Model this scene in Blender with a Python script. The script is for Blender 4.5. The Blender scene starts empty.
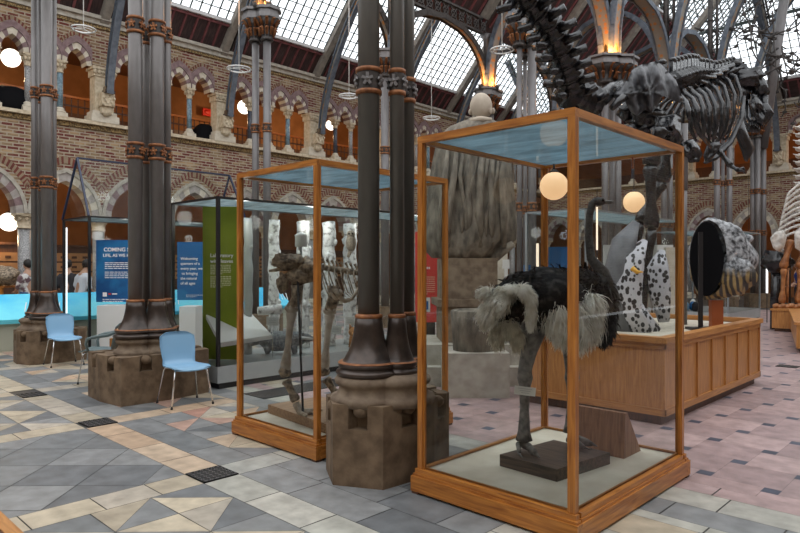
import bpy, math, random
from mathutils import Vector, Matrix, Quaternion, noise
random.seed(7)
SC = bpy.context.scene
COL = SC.collection
PI = math.pi
# ---------------------------------------------------------------- camera frame
CT, ST = math.cos(math.radians(44)), math.sin(math.radians(44))
F, H0 = 638.0, 1.62
def C(px, py, d):
    r = (px-400)/F*d
    return Vector((CT*r-ST*d, ST*r+CT*d, H0+(266.5-py)/F*d))
def G(px, py, z=0.0):
    return C(px, py, F*(H0-z)/(py-266.5))
def D(x, d, z=0.0):                 # camera-side metres -> world
    return Vector((CT*x-ST*d, ST*x+CT*d, z))
# ---------------------------------------------------------------- materials
MT = {}
def nmat(name):
    m = bpy.data.materials.new(name); m.use_nodes = True
    nt = m.node_tree; b = nt.nodes['Principled BSDF']; MT[name] = m
    return m, nt, b
def N(nt, t, **k):
    n = nt.nodes.new(t)
    for a, v in k.items(): setattr(n, a, v)
    return n
def ramp(nt, fac, stops):
    r = N(nt, 'ShaderNodeValToRGB'); e = r.color_ramp.elements
    while len(e) < len(stops): e.new(.5)
    for i, (p, c) in enumerate(stops): e[i].position = p; e[i].color = (*c, 1)
    nt.links.new(fac, r.inputs[0]); return r.outputs[0]
def objco(nt, scale=(1,1,1), rot=(0,0,0)):
    t = N(nt, 'ShaderNodeTexCoord'); mp = N(nt, 'ShaderNodeMapping')
    mp.inputs['Scale'].default_value = scale; mp.inputs['Rotation'].default_value = rot
    nt.links.new(t.outputs['Object'], mp.inputs[0]); return mp.outputs[0]
def mat(name, c1, c2=None, rough=.6, metal=0, scale=6, stretch=(1,1,1), bump=0, detail=5, spec=None, lo=.35, hi=.65):
    m, nt, b = nmat(name)
    b.inputs['Roughness'].default_value = rough; b.inputs['Metallic'].default_value = metal
    if spec is not None: b.inputs['Specular IOR Level'].default_value = spec
    if c2 is None:
        b.inputs['Base Color'].default_value = (*c1, 1)
        if not bump: return m
        c2 = c1
    co = objco(nt, stretch); n = N(nt, 'ShaderNodeTexNoise')
    n.inputs['Scale'].default_value = scale; n.inputs['Detail'].default_value = detail
    nt.links.new(co, n.inputs['Vector'])
    nt.links.new(ramp(nt, n.outputs[0], [(lo, c1), (hi, c2)]), b.inputs['Base Color'])
    if bump:
        bp = N(nt, 'ShaderNodeBump'); bp.inputs['Strength'].default_value = bump; bp.inputs['Distance'].default_value = .02
        nt.links.new(n.outputs[0], bp.inputs['Height']); nt.links.new(bp.outputs[0], b.inputs['Normal'])
    return m
def glow(name, col, s, base=None):
    m, nt, b = nmat(name); b.inputs['Base Color'].default_value = (*(base or col), 1)
    b.inputs['Emission Color'].default_value = (*col, 1); b.inputs['Emission Strength'].default_value = s
    return m
def glass(name, tint=(.93,.955,.95), refl=1.0, rough=0.0, ior=1.45):
    m = bpy.data.materials.new(name); m.use_nodes = True; nt = m.node_tree; nt.nodes.clear(); MT[name] = m
    o = N(nt, 'ShaderNodeOutputMaterial'); mx = N(nt, 'ShaderNodeMixShader'); t = N(nt, 'ShaderNodeBsdfTransparent')
    g = N(nt, 'ShaderNodeBsdfGlossy'); f = N(nt, 'ShaderNodeFresnel')
    t.inputs[0].default_value = (*tint, 1); g.inputs['Roughness'].default_value = rough; f.inputs[0].default_value = ior
    g.inputs[0].default_value = (refl, refl, refl, 1)
    nt.links.new(f.outputs[0], mx.inputs[0]); nt.links.new(t.outputs[0], mx.inputs[1]); nt.links.new(g.outputs[0], mx.inputs[2])
    nt.links.new(mx.outputs[0], o.inputs[0]); return m
glass('case_glass', (.955,.975,.97), .55, 0, 1.40)
def translucent_glass(name, amt, col):  # glass mixed with a noise-varied translucent tint
    m = glass(name, (.90,.95,.96), .12, 0, 1.5); nt = m.node_tree; mx = [n for n in nt.nodes if n.type == 'MIX_SHADER'][0]; o = [n for n in nt.nodes if n.type == 'OUTPUT_MATERIAL'][0]
    tr = N(nt,'ShaderNodeBsdfTranslucent'); tr.inputs[0].default_value = (*col,1); n = N(nt,'ShaderNodeTexNoise'); n.inputs['Scale'].default_value = 2.5; n.inputs['Detail'].default_value = 5
    nt.links.new(objco(nt,(1,3,1)), n.inputs['Vector']); mr = N(nt,'ShaderNodeMapRange'); mr.inputs[1].default_value=.3; mr.inputs[2].default_value=.7; mr.inputs[3].default_value = amt*.6; mr.inputs[4].default_value = amt*1.4; nt.links.new(n.outputs[0], mr.inputs[0])
    m2 = N(nt,'ShaderNodeMixShader'); nt.links.new(mr.outputs[0], m2.inputs[0]); nt.links.new(mx.outputs[0], m2.inputs[1]); nt.links.new(tr.outputs[0], m2.inputs[2]); nt.links.new(m2.outputs[0], o.inputs[0])
translucent_glass('case_top_glass', .16, (.42,.68,.82))
translucent_glass('modern_top_glass', .22, (.6,.78,.82))
glass('modern_glass', (.95,.97,.965), .45, 0, 1.35)
glass('sky_glass', (.97,.985,1), .5)
def wood(name, c1, c2, rough=.35, axis=2, scale=1.0, spec=.5):
    m, nt, b = nmat(name); b.inputs['Roughness'].default_value = rough; b.inputs['Specular IOR Level'].default_value = spec
    s = [28*scale]*3; s[axis] = 2.2*scale
    co = objco(nt, tuple(s)); n = N(nt, 'ShaderNodeTexNoise'); n.inputs['Scale'].default_value = 1.6; n.inputs['Detail'].default_value = 6
    n.inputs['Distortion'].default_value = .6
    nt.links.new(co, n.inputs['Vector'])
    nt.links.new(ramp(nt, n.outputs[0], [(.3, c1), (.7, c2)]), b.inputs['Base Color'])
    bp = N(nt, 'ShaderNodeBump'); bp.inputs['Strength'].default_value = .15; bp.inputs['Distance'].default_value = .004
    nt.links.new(n.outputs[0], bp.inputs['Height']); nt.links.new(bp.outputs[0], b.inputs['Normal'])
    return m
OAK1, OAK2 = (.23,.068,.010), (.52,.205,.036)
for i, a in enumerate('xyz'): wood('oak_'+a, OAK1, OAK2, .32, i)
for i, a in enumerate('xyz'): wood('pale_oak_'+a, (.33,.135,.035), (.54,.25,.075), .4, i)
wood('dark_board', (.035,.025,.02), (.13,.085,.06), .5, 0)
wood('moa_board', (.22,.12,.06), (.42,.26,.14), .5, 1)
wood('wedge_wood', (.22,.10,.05), (.40,.20,.10), .45, 2)
mat('white_base', (.64,.58,.46), (.74,.69,.57), .7, scale=5)
mat('stone', (.44,.36,.25), (.62,.53,.39), .85, scale=9, bump=.25)
mat('stone_grey', (.33,.30,.25), (.46,.43,.37), .85, scale=7, bump=.2)
mat('gold_frieze', (.07,.045,.018), (.34,.23,.10), .8, scale=22, bump=.8, lo=.42, hi=.6)
mat('mauve_stone', (.17,.11,.115), (.26,.18,.18), .85, scale=7, bump=.2)
mat('cream_stone', (.50,.45,.36), (.62,.57,.47), .85, scale=7, bump=.2)
mat('grey_band', (.30,.27,.25), (.40,.37,.34), .85, scale=7)
mat('blue_marble', (.10,.16,.20), (.22,.32,.38), .3, scale=18)
mat('dark_marble', (.03,.035,.05), (.08,.09,.12), .3, scale=18)
mat('grey_marble', (.16,.16,.16), (.42,.42,.42), .35, scale=60, lo=.45, hi=.55)
mat('plinth_stone', (.10,.064,.036), (.20,.135,.082), .85, scale=7, bump=.5, detail=8)
mat('plinth_worn', (.13,.09,.06), (.24,.18,.125), .85, scale=9, bump=.4)
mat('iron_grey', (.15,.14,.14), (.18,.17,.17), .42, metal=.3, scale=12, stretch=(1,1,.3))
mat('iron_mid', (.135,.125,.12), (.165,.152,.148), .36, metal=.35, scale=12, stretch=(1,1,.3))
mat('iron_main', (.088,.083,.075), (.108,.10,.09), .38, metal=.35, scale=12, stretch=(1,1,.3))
mat('iron_dark', (.035,.03,.028), (.07,.06,.055), .5, metal=.4, scale=14)
mat('bronze_bell', (.035,.026,.022), (.075,.055,.045), .28, metal=.4, scale=8)
mat('rust_band', (.17,.060,.022), (.33,.13,.045), .5, metal=.3, scale=20)
mat('rib_blue', (.085,.105,.135), (.14,.165,.20), .5, metal=.2, scale=8)
def pattern_mat():
    m, nt, b = nmat('stencil'); b.inputs['Roughness'].default_value = .6
    co = objco(nt, (5,5,5)); v = N(nt, 'ShaderNodeTexVoronoi'); v.inputs['Scale'].default_value = 1.3
    nt.links.new(co, v.inputs['Vector'])
    nt.links.new(ramp(nt, v.outputs['Distance'], [(.28,(.42,.18,.05)), (.42,(.24,.22,.19))]), b.inputs['Base Color'])
pattern_mat()
def brick(name, rot, ca=(.27,.185,.105), cb=(.13,.028,.02), mortar=(.36,.31,.24)):
    m, nt, b = nmat(name); b.inputs['Roughness'].default_value = .9
    co = objco(nt, (1,1,1), rot)
    br = N(nt, 'ShaderNodeTexBrick'); br.inputs['Scale'].default_value = 1
    br.inputs['Brick Width'].default_value = .30; br.inputs['Row Height'].default_value = .095
    br.inputs['Mortar Size'].default_value = .015; br.inputs['Mortar'].default_value = (*mortar,1)
    nt.links.new(co, br.inputs['Vector'])
    # brick tone: per-brick choice between buff and red, red gathered in courses
    n1 = N(nt, 'ShaderNodeTexNoise'); n1.inputs['Scale'].default_value = 1; n1.inputs['Detail'].default_value = 2
    mp = N(nt, 'ShaderNodeMapping'); mp.inputs['Scale'].default_value = (1.9, 7.5, 1); nt.links.new(co, mp.inputs[0]); nt.links.new(mp.outputs[0], n1.inputs['Vector'])
    br.inputs['Color1'].default_value = (.62,.62,.62,1); br.inputs['Color2'].default_value = (.22,.22,.22,1); br.inputs['Bias'].default_value = 0
    ad = N(nt, 'ShaderNodeMath', operation='ADD'); sb = N(nt, 'ShaderNodeMath', operation='MULTIPLY'); sb.inputs[1].default_value = .35
    sep = N(nt, 'ShaderNodeSeparateColor'); nt.links.new(br.outputs['Color'], sep.inputs[0])
    nt.links.new(sep.outputs[0], sb.inputs[0]); nt.links.new(sb.outputs[0], ad.inputs[0]); nt.links.new(n1.outputs[0], ad.inputs[1])
    col = ramp(nt, ad.outputs[0], [(.60, cb), (.64, tuple((x*.6+y*.4) for x, y in zip(ca, cb))), (.68, tuple(x*.8 for x in ca)), (.85, tuple(min(1,x*1.45) for x in ca))])
    mx = N(nt, 'ShaderNodeMix', data_type='RGBA'); nt.links.new(br.outputs['Fac'], mx.inputs[0])
    nt.links.new(col, mx.inputs[6]); mx.inputs[7].default_value = (*mortar,1)
    nt.links.new(mx.outputs[2], b.inputs['Base Color'])
brick('brick_left', (-PI/2, -PI/2, 0)) ; brick('brick_far', (-PI/2, 0, 0))
MT['brick_left'].node_tree.nodes['Mapping'].inputs['Rotation'].default_value = (0, 0, 0)
# swizzle coords for vertical walls
def swz(name, ax):
    nt = MT[name].node_tree; t = [n for n in nt.nodes if n.type == 'TEX_COORD'][0]; mp = t.outputs['Object'].links[0].to_node
    s = N(nt, 'ShaderNodeSeparateXYZ'); c = N(nt, 'ShaderNodeCombineXYZ')
    nt.links.new(t.outputs['Object'], s.inputs[0]); nt.links.new(s.outputs[ax], c.inputs[0]); nt.links.new(s.outputs[2], c.inputs[1])
    nt.links.new(c.outputs[0], mp.inputs[0]); mp.inputs['Rotation'].default_value = (0,0,0)
swz('brick_left', 1); swz('brick_far', 0)
mat('orange_wall', (.20,.085,.03), (.28,.125,.05), .9, scale=1.5)
mat('tan_wall', (.40,.20,.09), (.48,.26,.12), .9, scale=1.5)
wood('dark_wood', (.05,.022,.012), (.12,.05,.025), .5, 2)
mat('roof_board', (.030,.017,.017), (.065,.036,.034), .8, scale=4, stretch=(1,6,1))
mat('roof_rib', (.13,.035,.04), (.19,.06,.06), .7, scale=5)
mat('roof_white', (.6,.6,.6), None, .6)
mat('timber_grey', (.20,.175,.15), (.30,.27,.23), .7, scale=6)
mat('bar_green', (.05,.07,.065), None, .6)
mat('black_metal', (.012,.012,.014), None, .35)
mat('blue_black', (.02,.03,.07), None, .35)
mat('white_metal', (.75,.76,.75), None, .35)
mat('white_paint', (.72,.72,.70), None, .5)
mat('grey_panel', (.33,.35,.35), (.38,.40,.40), .35, scale=3)
mat('case_frame_grey', (.22,.24,.25), None, .35)
mat('chrome', (.75,.75,.75), None, .15, metal=1)
mat('chair_blue', (.235,.43,.62), None, .38)
mat('chair_grey', (.13,.18,.185), None, .4)
mat('rubber', (.015,.015,.015), None, .6)
mat('panel_blue', (.004,.07,.22), (.012,.16,.38), .4, scale=2.2, lo=.42, hi=.6)
mat('panel_blue2', (.008,.11,.30), (.01,.13,.34), .4, scale=2)
mat('panel_green', (.16,.22,.008), (.22,.28,.012), .5, scale=2)
mat('panel_red', (.62,.045,.04), (.68,.06,.05), .45, scale=2)
mat('text_white', (.85,.85,.85), None, .5)
mat('text_cream', (.75,.75,.50), None, .5)
mat('cyan_top', (.02,.50,.86), (.16,.74,.90), .35, scale=.9, lo=.4, hi=.62)
mat('beige', (.42,.42,.34), None, .5)
mat('paper', (.66,.66,.63), None, .6)
mat('plaster', (.30,.28,.25), (.47,.45,.41), .8, scale=9, bump=.4)
mat('statue_stone', (.085,.073,.058), (.27,.235,.185), .85, scale=5, stretch=(2.2,2.2,.8), bump=.6, detail=9, lo=.34, hi=.68)
mat('statue_head', (.40,.33,.26), (.50,.43,.34), .7, scale=6)
mat('fossil', (.003,.003,.004), (.018,.019,.023), .24, scale=7, bump=.9, detail=8, spec=.7)
mat('bone', (.24,.185,.13), (.50,.42,.32), .6, scale=14, bump=.4)
mat('fossil_worn', (.008,.008,.010), (.13,.135,.15), .35, scale=9, stretch=(1,1,.35), bump=.8, detail=8, lo=.38, hi=.72)  # mottled with paler grey than the other fossil bones
mat('bone_dark', (.075,.052,.034), (.42,.33,.23), .6, scale=22, bump=.4)
mat('bone_pale', (.36,.31,.25), (.52,.47,.40), .6, scale=12, bump=.3)
mat('bone_orange', (.20,.07,.022), (.40,.17,.06), .5, scale=9, bump=.3)
mat('bone_white', (.40,.38,.35), (.62,.60,.56), .6, scale=12, bump=.3)
mat('birch', (.36,.35,.34), (.85,.85,.84), .8, scale=14, bump=.8, lo=.36, hi=.5)
mat('badger_fur', (.10,.11,.12), (.26,.28,.30), .9, scale=30, stretch=(1,1,1), bump=.5)
mat('badger_stripe', (.7,.7,.68), None, .9)
mat('owl_brown', (.16,.12,.09), (.45,.38,.30), .9, scale=45)
mat('fox_fur', (.40,.17,.06), (.5,.25,.10), .9, scale=30)
mat('feather_black', (.004,.004,.005), (.050,.046,.044), .85, scale=18, spec=.15, lo=.5, hi=.75)
mat('feather_white', (.70,.66,.57), (.93,.91,.86), .85, scale=14)
mat('feather_grey', (.50,.46,.36), (.75,.70,.58), .85, scale=14)
mat('ostrich_skin', (.09,.085,.08), (.21,.195,.18), .6, scale=24, bump=.6)
mat('ostrich_neck', (.022,.020,.019), (.06,.055,.05), .7, scale=40, bump=.4)
mat('black_matte', (.004,.004,.005), None, .8, spec=.1)
mat('orange_post', (.30,.075,.02), None, .45)
mat('skin', (.42,.24,.16), None, .6); mat('hair', (.012,.010,.009), None, .6)
mat('shirt_white', (.62,.64,.70), None, .8); mat('jeans', (.03,.08,.20), None, .8)
mat('shirt_blue', (.01,.025,.14), None, .8); mat('dark_cloth', (.02,.02,.025), None, .8)
mat('shirt_floral', (.62,.60,.58), (.14,.08,.09), .8, scale=9, lo=.45, hi=.55)
mat('grate', (.008,.009,.010), None, .5); 
mat('red_stuff', (.5,.02,.01), None, .5); mat('yellow', (.8,.42,.04), None, .4)
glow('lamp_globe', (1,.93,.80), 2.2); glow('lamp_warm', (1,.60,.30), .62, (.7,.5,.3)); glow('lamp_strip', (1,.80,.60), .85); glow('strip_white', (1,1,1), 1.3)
def beast_mat():
    m, nt, b = nmat('beast_hide'); b.inputs['Roughness'].default_value = .45
    co = objco(nt); n = N(nt, 'ShaderNodeTexNoise'); n.inputs['Scale'].default_value = 16; n.inputs['Detail'].default_value = 10
    nt.links.new(co, n.inputs['Vector'])
    grey = ramp(nt, n.outputs[0], [(.36,(.02,.022,.026)), (.62,(.42,.44,.46))])
    w = N(nt, 'ShaderNodeTexWave'); w.inputs['Scale'].default_value = 1.7; w.inputs['Distortion'].default_value = 6; w.inputs['Detail Scale'].default_value = .8
    nt.links.new(objco(nt, (3,3,.6), (0,0,0)), w.inputs['Vector'])
    yel = ramp(nt, w.outputs[0], [(.35,(.05,.045,.04)), (.75,(.33,.235,.10))])
    g = N(nt, 'ShaderNodeNewGeometry'); t = N(nt, 'ShaderNodeTexCoord'); s = N(nt, 'ShaderNodeSeparateXYZ')
    nt.links.new(t.outputs['Object'], s.inputs[0])
    ad = N(nt, 'ShaderNodeMath', operation='ADD'); nt.links.new(s.outputs[2], ad.inputs[0]); 
    n2 = N(nt, 'ShaderNodeTexNoise'); n2.inputs['Scale'].default_value = 3; nt.links.new(t.outputs['Object'], n2.inputs['Vector'])
    mu = N(nt, 'ShaderNodeMath', operation='MULTIPLY'); mu.inputs[1].default_value = .5; nt.links.new(n2.outputs[0], mu.inputs[0]); nt.links.new(mu.outputs[0], ad.inputs[1])
    mr = N(nt, 'ShaderNodeMapRange'); mr.inputs[1].default_value = .92; mr.inputs[2].default_value = 1.06; nt.links.new(ad.outputs[0], mr.inputs[0])
    mx = N(nt, 'ShaderNodeMix', data_type='RGBA'); nt.links.new(mr.outputs[0], mx.inputs[0]); nt.links.new(yel, mx.inputs[6]); nt.links.new(grey, mx.inputs[7])
    nt.links.new(mx.outputs[2], b.inputs['Base Color'])
    bp = N(nt, 'ShaderNodeBump'); bp.inputs['Strength'].default_value = .8; bp.inputs['Distance'].default_value = .03
    nt.links.new(n.outputs[0], bp.inputs['Height']); nt.links.new(bp.outputs[0], b.inputs['Normal'])
beast_mat()
for fn in ('feather_white','feather_grey'):
    nt = MT[fn].node_tree; o = [n for n in nt.nodes if n.type == 'OUTPUT_MATERIAL'][0]; b = nt.nodes['Principled BSDF']; tl = N(nt,'ShaderNodeBsdfTranslucent'); mx = N(nt,'ShaderNodeMixShader'); mx.inputs[0].default_value = .45
    nt.links.new(b.inputs['Base Color'].links[0].from_socket, tl.inputs[0]); nt.links.new(b.outputs[0], mx.inputs[1]); nt.links.new(tl.outputs[0], mx.inputs[2]); nt.links.new(mx.outputs[0], o.inputs[0])
def spot_mat():
    m, nt, b = nmat('spotted'); b.inputs['Roughness'].default_value = .4
    v = N(nt, 'ShaderNodeTexVoronoi'); v.inputs['Scale'].default_value = 19; nt.links.new(objco(nt, (1,1,.75)), v.inputs['Vector'])
    nt.links.new(ramp(nt, v.outputs['Distance'], [(.40,(.012,.012,.014)), (.47,(.50,.50,.54))]), b.inputs['Base Color'])
spot_mat()
# ---------------------------------------------------------------- mesh builder
WM = {}
class MB:
    def __init__(s): s.v = []; s.f = []; s.mi = []; s.cur = 0; s.sm = []; s.smooth = False; s.cols = None
    def face(s, idx): s.f.append(tuple(idx)); s.mi.append(s.cur); s.sm.append(s.smooth)
    def quad(s, *p):
        n = len(s.v); s.v += [Vector(q) for q in p]; s.face(range(n, n+len(p)))
    def box(s, c, d, rz=0.0, R=None):
        c = Vector(c); h = Vector(d)*.5; M = R if R is not None else Matrix.Rotation(rz, 3, 'Z'); n = len(s.v)
        for z in (-1,1):
            for x, y in ((-1,-1),(1,-1),(1,1),(-1,1)): s.v.append(c + M @ Vector((x*h.x, y*h.y, z*h.z)))
        sm = s.smooth; s.smooth = False
        for q in ((3,2,1,0),(4,5,6,7),(0,1,5,4),(1,2,6,5),(2,3,7,6),(3,0,4,7)): s.face([n+i for i in q])
        s.smooth = sm; return s
    def bb(s, x0,x1,y0,y1,z0,z1): return s.box(((x0+x1)/2,(y0+y1)/2,(z0+z1)/2),(abs(x1-x0),abs(y1-y0),abs(z1-z0)))
    def bar(s, a, b, w, h=None, up=(0,0,1)):
        a, b = Vector(a), Vector(b); h = h or w; t = (b-a); L = t.length; t.normalize()
        u = Vector(up); x = t.cross(u)
        if x.length < 1e-4: x = t.cross(Vector((1,0,0)))
        x.normalize(); y = x.cross(t); R = Matrix((x, t, y)).transposed()
        return s.box((a+b)/2, (w, L, h), R=R)
    def prism(s, pts, z0, z1, scale_top=1.0):
        n = len(s.v); k = len(pts); cx = sum(p[0] for p in pts)/k; cy = sum(p[1] for p in pts)/k
        for p in pts: s.v.append(Vector((p[0],p[1],z0)))
        for p in pts: s.v.append(Vector((cx+(p[0]-cx)*scale_top, cy+(p[1]-cy)*scale_top, z1)))
        s.face([n+i for i in reversed(range(k))]); s.face([n+k+i for i in range(k)])
        for i in range(k): j = (i+1)%k; s.face([n+i,n+j,n+k+j,n+k+i])
        return s
    def lathe(s, prof, c=(0,0,0), seg=24, R=None, cap=True):
        c = Vector(c); n = len(s.v); sm = s.smooth; s.smooth = True
        for r, z in prof:
            for i in range(seg):
                a = 2*PI*i/seg; v = Vector((r*math.cos(a), r*math.sin(a), z)); s.v.append(c + (R @ v if R else v))
        for k in range(len(prof)-1):
            for i in range(seg):
                j = (i+1)%seg; s.face([n+k*seg+i, n+k*seg+j, n+(k+1)*seg+j, n+(k+1)*seg+i])
        s.smooth = False
        if cap: s.face([n+i for i in reversed(range(seg))]); m = n+(len(prof)-1)*seg; s.face([m+i for i in range(seg)])
        s.smooth = sm; return s
    def tube(s, pts, rad, seg=8, flat=1.0, cap=True, up=None):
        pts = [Vector(p) for p in pts]; k = len(pts)
        if not hasattr(rad, '__len__'): rad = [rad]*k
        n = len(s.v); sm = s.smooth; s.smooth = seg > 5; x = None
        for i, p in enumerate(pts):
            t = (pts[min(i+1,k-1)]-pts[max(i-1,0)]).normalized()
            if x is None:
                x = (Vector(up) if up else (Vector((0,0,1)) if abs(t.z) < .9 else Vector((1,0,0)))); 
            x = (x - t*x.dot(t)); x = x.normalized() if x.length > 1e-5 else t.orthogonal().normalized(); y = t.cross(x)
            for j in range(seg):
                a = 2*PI*j/seg + PI/seg; s.v.append(p + (x*math.cos(a) + y*math.sin(a)*flat)*rad[i])
        for i in range(k-1):
            for j in range(seg):
                q = (j+1)%seg; s.face([n+i*seg+j, n+i*seg+q, n+(i+1)*seg+q, n+(i+1)*seg+j])
        if cap: s.face([n+j for j in reversed(range(seg))]); s.face([n+(k-1)*seg+j for j in range(seg)])
        s.smooth = sm; return s
    def ell(s, c, r, R=None, seg=14, rings=9, amp=0, fr=4, sd=0):
        c = Vector(c); r = Vector(r if hasattr(r,'__len__') else (r,r,r)); n = len(s.v); sm = s.smooth; s.smooth = True
        def P(th, ph):
            v = Vector((math.sin(th)*math.cos(ph), math.sin(th)*math.sin(ph), math.cos(th)))
            k = 1 + (amp*noise.noise(v*fr*.5+Vector((sd,sd*.7,0))) if amp else 0)
            v = Vector((v.x*r.x*k, v.y*r.y*k, v.z*r.z*k)); return c + (R @ v if R else v)
        s.v.append(P(0,0))
        for i in range(1, rings):
            for j in range(seg): s.v.append(P(PI*i/rings, 2*PI*j/seg))
        s.v.append(P(PI,0)); m = n+1+(rings-1)*seg
        for j in range(seg):
            q = (j+1)%seg; s.face([n, n+1+j, n+1+q]); s.face([m, m-seg+q, m-seg+j])
            for i in range(rings-2): s.face([n+1+i*seg+j, n+1+(i+1)*seg+j, n+1+(i+1)*seg+q, n+1+i*seg+q])
        s.smooth = sm; return s
    def build(s, name, mats, parent=None, org=None, world=True, **props):
        if not isinstance(mats, (list, tuple)): mats = [mats]
        me = bpy.data.meshes.new(name)
        M = WM.get(parent.name) if parent else None
        vs = s.v
        if parent:
            if world: inv = M.inverted(); vs = [inv @ v for v in vs]
        else:
            if org is None:
                xs = [v.x for v in vs]; ys = [v.y for v in vs]; zs = [v.z for v in vs]
                org = Vector(((min(xs)+max(xs))/2, (min(ys)+max(ys))/2, min(zs)))
            org = Vector(org); vs = [v-org for v in vs]
        me.from_pydata([tuple(v) for v in vs], [], s.f)
        for m in mats: me.materials.append(MT[m])
        me.polygons.foreach_set('material_index', s.mi); me.polygons.foreach_set('use_smooth', s.sm)
        if s.cols:
            at = me.color_attributes.new('Col', 'FLOAT_COLOR', 'CORNER'); buf = []
            for p in me.polygons: buf += list(s.cols[p.index])*p.loop_total
            at.data.foreach_set('color', buf)
        me.update()
        o = bpy.data.objects.new(name, me); COL.objects.link(o)
        if parent: o.parent = parent; WM[o.name] = M.copy()
        else: o.location = org; WM[o.name] = Matrix.Translation(org)
        for k, v in props.items(): o[k] = v
        return o
def tag(o, label, cat, group=None, kind=None):
    if label: o['label'] = label
    if cat: o['category'] = cat
    if group: o['group'] = group
    if kind: o['kind'] = kind
    return o
def thing(name, label, cat, loc=(0,0,0), rz=0.0, group=None):
    o = bpy.data.objects.new(name, None); COL.objects.link(o); o.empty_display_size = .1
    o.location = loc; o.rotation_euler = (0,0,rz)
    WM[o.name] = Matrix.Translation(Vector(loc)) @ Matrix.Rotation(rz, 4, 'Z')
    return tag(o, label, cat, group)
KIDS = {}
def dup(root, loc, rz=None, label=None, group=None, scale=None):
    r = root.copy(); COL.objects.link(r); r.location = loc
    if rz is not None: r.rotation_euler = (0,0,rz)
    if scale: r.scale = scale
    if label: r['label'] = label
    if group: r['group'] = group
    for ch in [o for o in list(COL.objects) if o.parent == root]:
        c = ch.copy(); COL.objects.link(c); c.parent = r
        for g in [o for o in list(COL.objects) if o.parent == ch]:
            d = g.copy(); COL.objects.link(d); d.parent = c
    return r
def struct(mb, name, mats, **k): return mb.build(name, mats, None, org=(0,0,0), kind='structure', **k)
def text(body, loc, size, m, parent, rz, name='lettering', rx=PI/2, ext=.002, ax='LEFT', bold=0.0):
    c = bpy.data.curves.new(name, 'FONT'); c.body = body; c.size = size; c.extrude = ext; c.align_x = ax; c.offset = bold
    c.materials.append(MT[m]); tmp = bpy.data.objects.new(name, c); COL.objects.link(tmp); dg = bpy.context.evaluated_depsgraph_get(); dg.update()
    me = bpy.data.meshes.new_from_object(tmp.evaluated_get(dg)); bpy.data.objects.remove(tmp); o = bpy.data.objects.new(name, me); COL.objects.link(o)
    W = Matrix.Translation(Vector(loc)) @ Matrix.Rotation(rz, 4, 'Z') @ Matrix.Rotation(rx, 4, 'X')
    if parent: o.parent = parent; o.matrix_local = WM[parent.name].inverted() @ W
    else: o.matrix_world = W
    return o
# ================================================================ THE SETTING
WX, FY = -20.5, 33.7                      # left wall plane, far wall plane
# ---- floor : a mesh of individually coloured flags over dark joints
BUFF = [(.44,.37,.27),(.40,.34,.25),(.48,.41,.30),(.42,.37,.30)]
GREY = [(.17,.178,.18),(.205,.21,.21),(.145,.152,.157),(.235,.238,.235)]
PALE = [(.40,.39,.34),(.37,.365,.33),(.44,.42,.365)]
ROSE = [(.45,.25,.19),(.42,.27,.21)]
PEACH = [(.52,.37,.25),(.50,.38,.27)]
PINK = [(.36,.255,.245),(.38,.275,.265),(.335,.24,.235)]
fl = MB(); fl.cols = []
def tile(pts, pal, gap=.004, z=.0, exact=None):
    k = len(pts); cx = sum(p[0] for p in pts)/k; cy = sum(p[1] for p in pts)/k
    q = []
    for p in pts:
        d = math.hypot(p[0]-cx, p[1]-cy) or 1; t = 1-gap*1.3/d
        q.append((cx+(p[0]-cx)*t, cy+(p[1]-cy)*t, z))
    a = sum(q[i][0]*q[(i+1)%k][1]-q[(i+1)%k][0]*q[i][1] for i in range(k))
    if a < 0: q.reverse()
    if abs(a) < 1e-5: return
    fl.quad(*q); c = random.choice(pal); j = random.uniform(.9, 1.1); fl.cols.append((c[0]*j, c[1]*j, c[2]*j, 1))
def clip(poly, x0, x1, y0, y1):
    for ax, val, sg in ((0,x0,1),(0,x1,-1),(1,y0,1),(1,y1,-1)):
        out = []
        for i in range(len(poly)):
            a, b = poly[i], poly[(i+1)%len(poly)]; ia = (a[ax]-val)*sg >= -1e-9; ib = (b[ax]-val)*sg >= -1e-9
            if ia: out.append(a)
            if ia != ib:
                t = (val-a[ax])/(b[ax]-a[ax]); out.append((a[0]+(b[0]-a[0])*t, a[1]+(b[1]-a[1])*t))
        poly = out
        if len(poly) < 3: return None
    return poly
fl.quad((-28,-6,-.006),(6,-6,-.006),(6,40,-.006),(-28,40,-.006)); fl.cols.append((.05,.048,.045,1))
GR = []                                    # grate squares
def rect(x0, x1, y0, y1, pal): tile([(x0,y0),(x1,y0),(x1,y1),(x0,y1)], pal)
def strip_x(x0, x1, y0, y1, pal, step):
    x = x0
    while x < x1-.02:
        e = min(x+step*random.uniform(.85,1.15), x1)
        if x1-e < .2: e = x1
        rect(x, e, y0, y1, pal); x = e
def strip_y(x0, x1, y0, y1, pal, step):
    y = y0
    while y < y1-.02:
        e = min(y+step*random.uniform(.85,1.15), y1)
        if y1-e < .2: e = y1
        rect(x0, x1, y, e, pal); y = e
P = 2.34; XS = [-4.66-P*k for k in range(-1, 8)]        # left edges of the strips that run along Y
Y0 = 2.41
def bay_diamond(x0, x1, y0, y1, pal):
    cx, cy = (x0+x1)/2, (y0+y1)/2; h = .34
    for i in range(-8, 9):
        for j in range(-8, 9):
            if (i+j) % 2: continue
            x, y = cx+i*h, cy+j*h
            p = clip([(x-h,y),(x,y-h),(x+h,y),(x,y+h)], x0, x1, y0, y1)
            if p: tile(p, pal)
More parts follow.
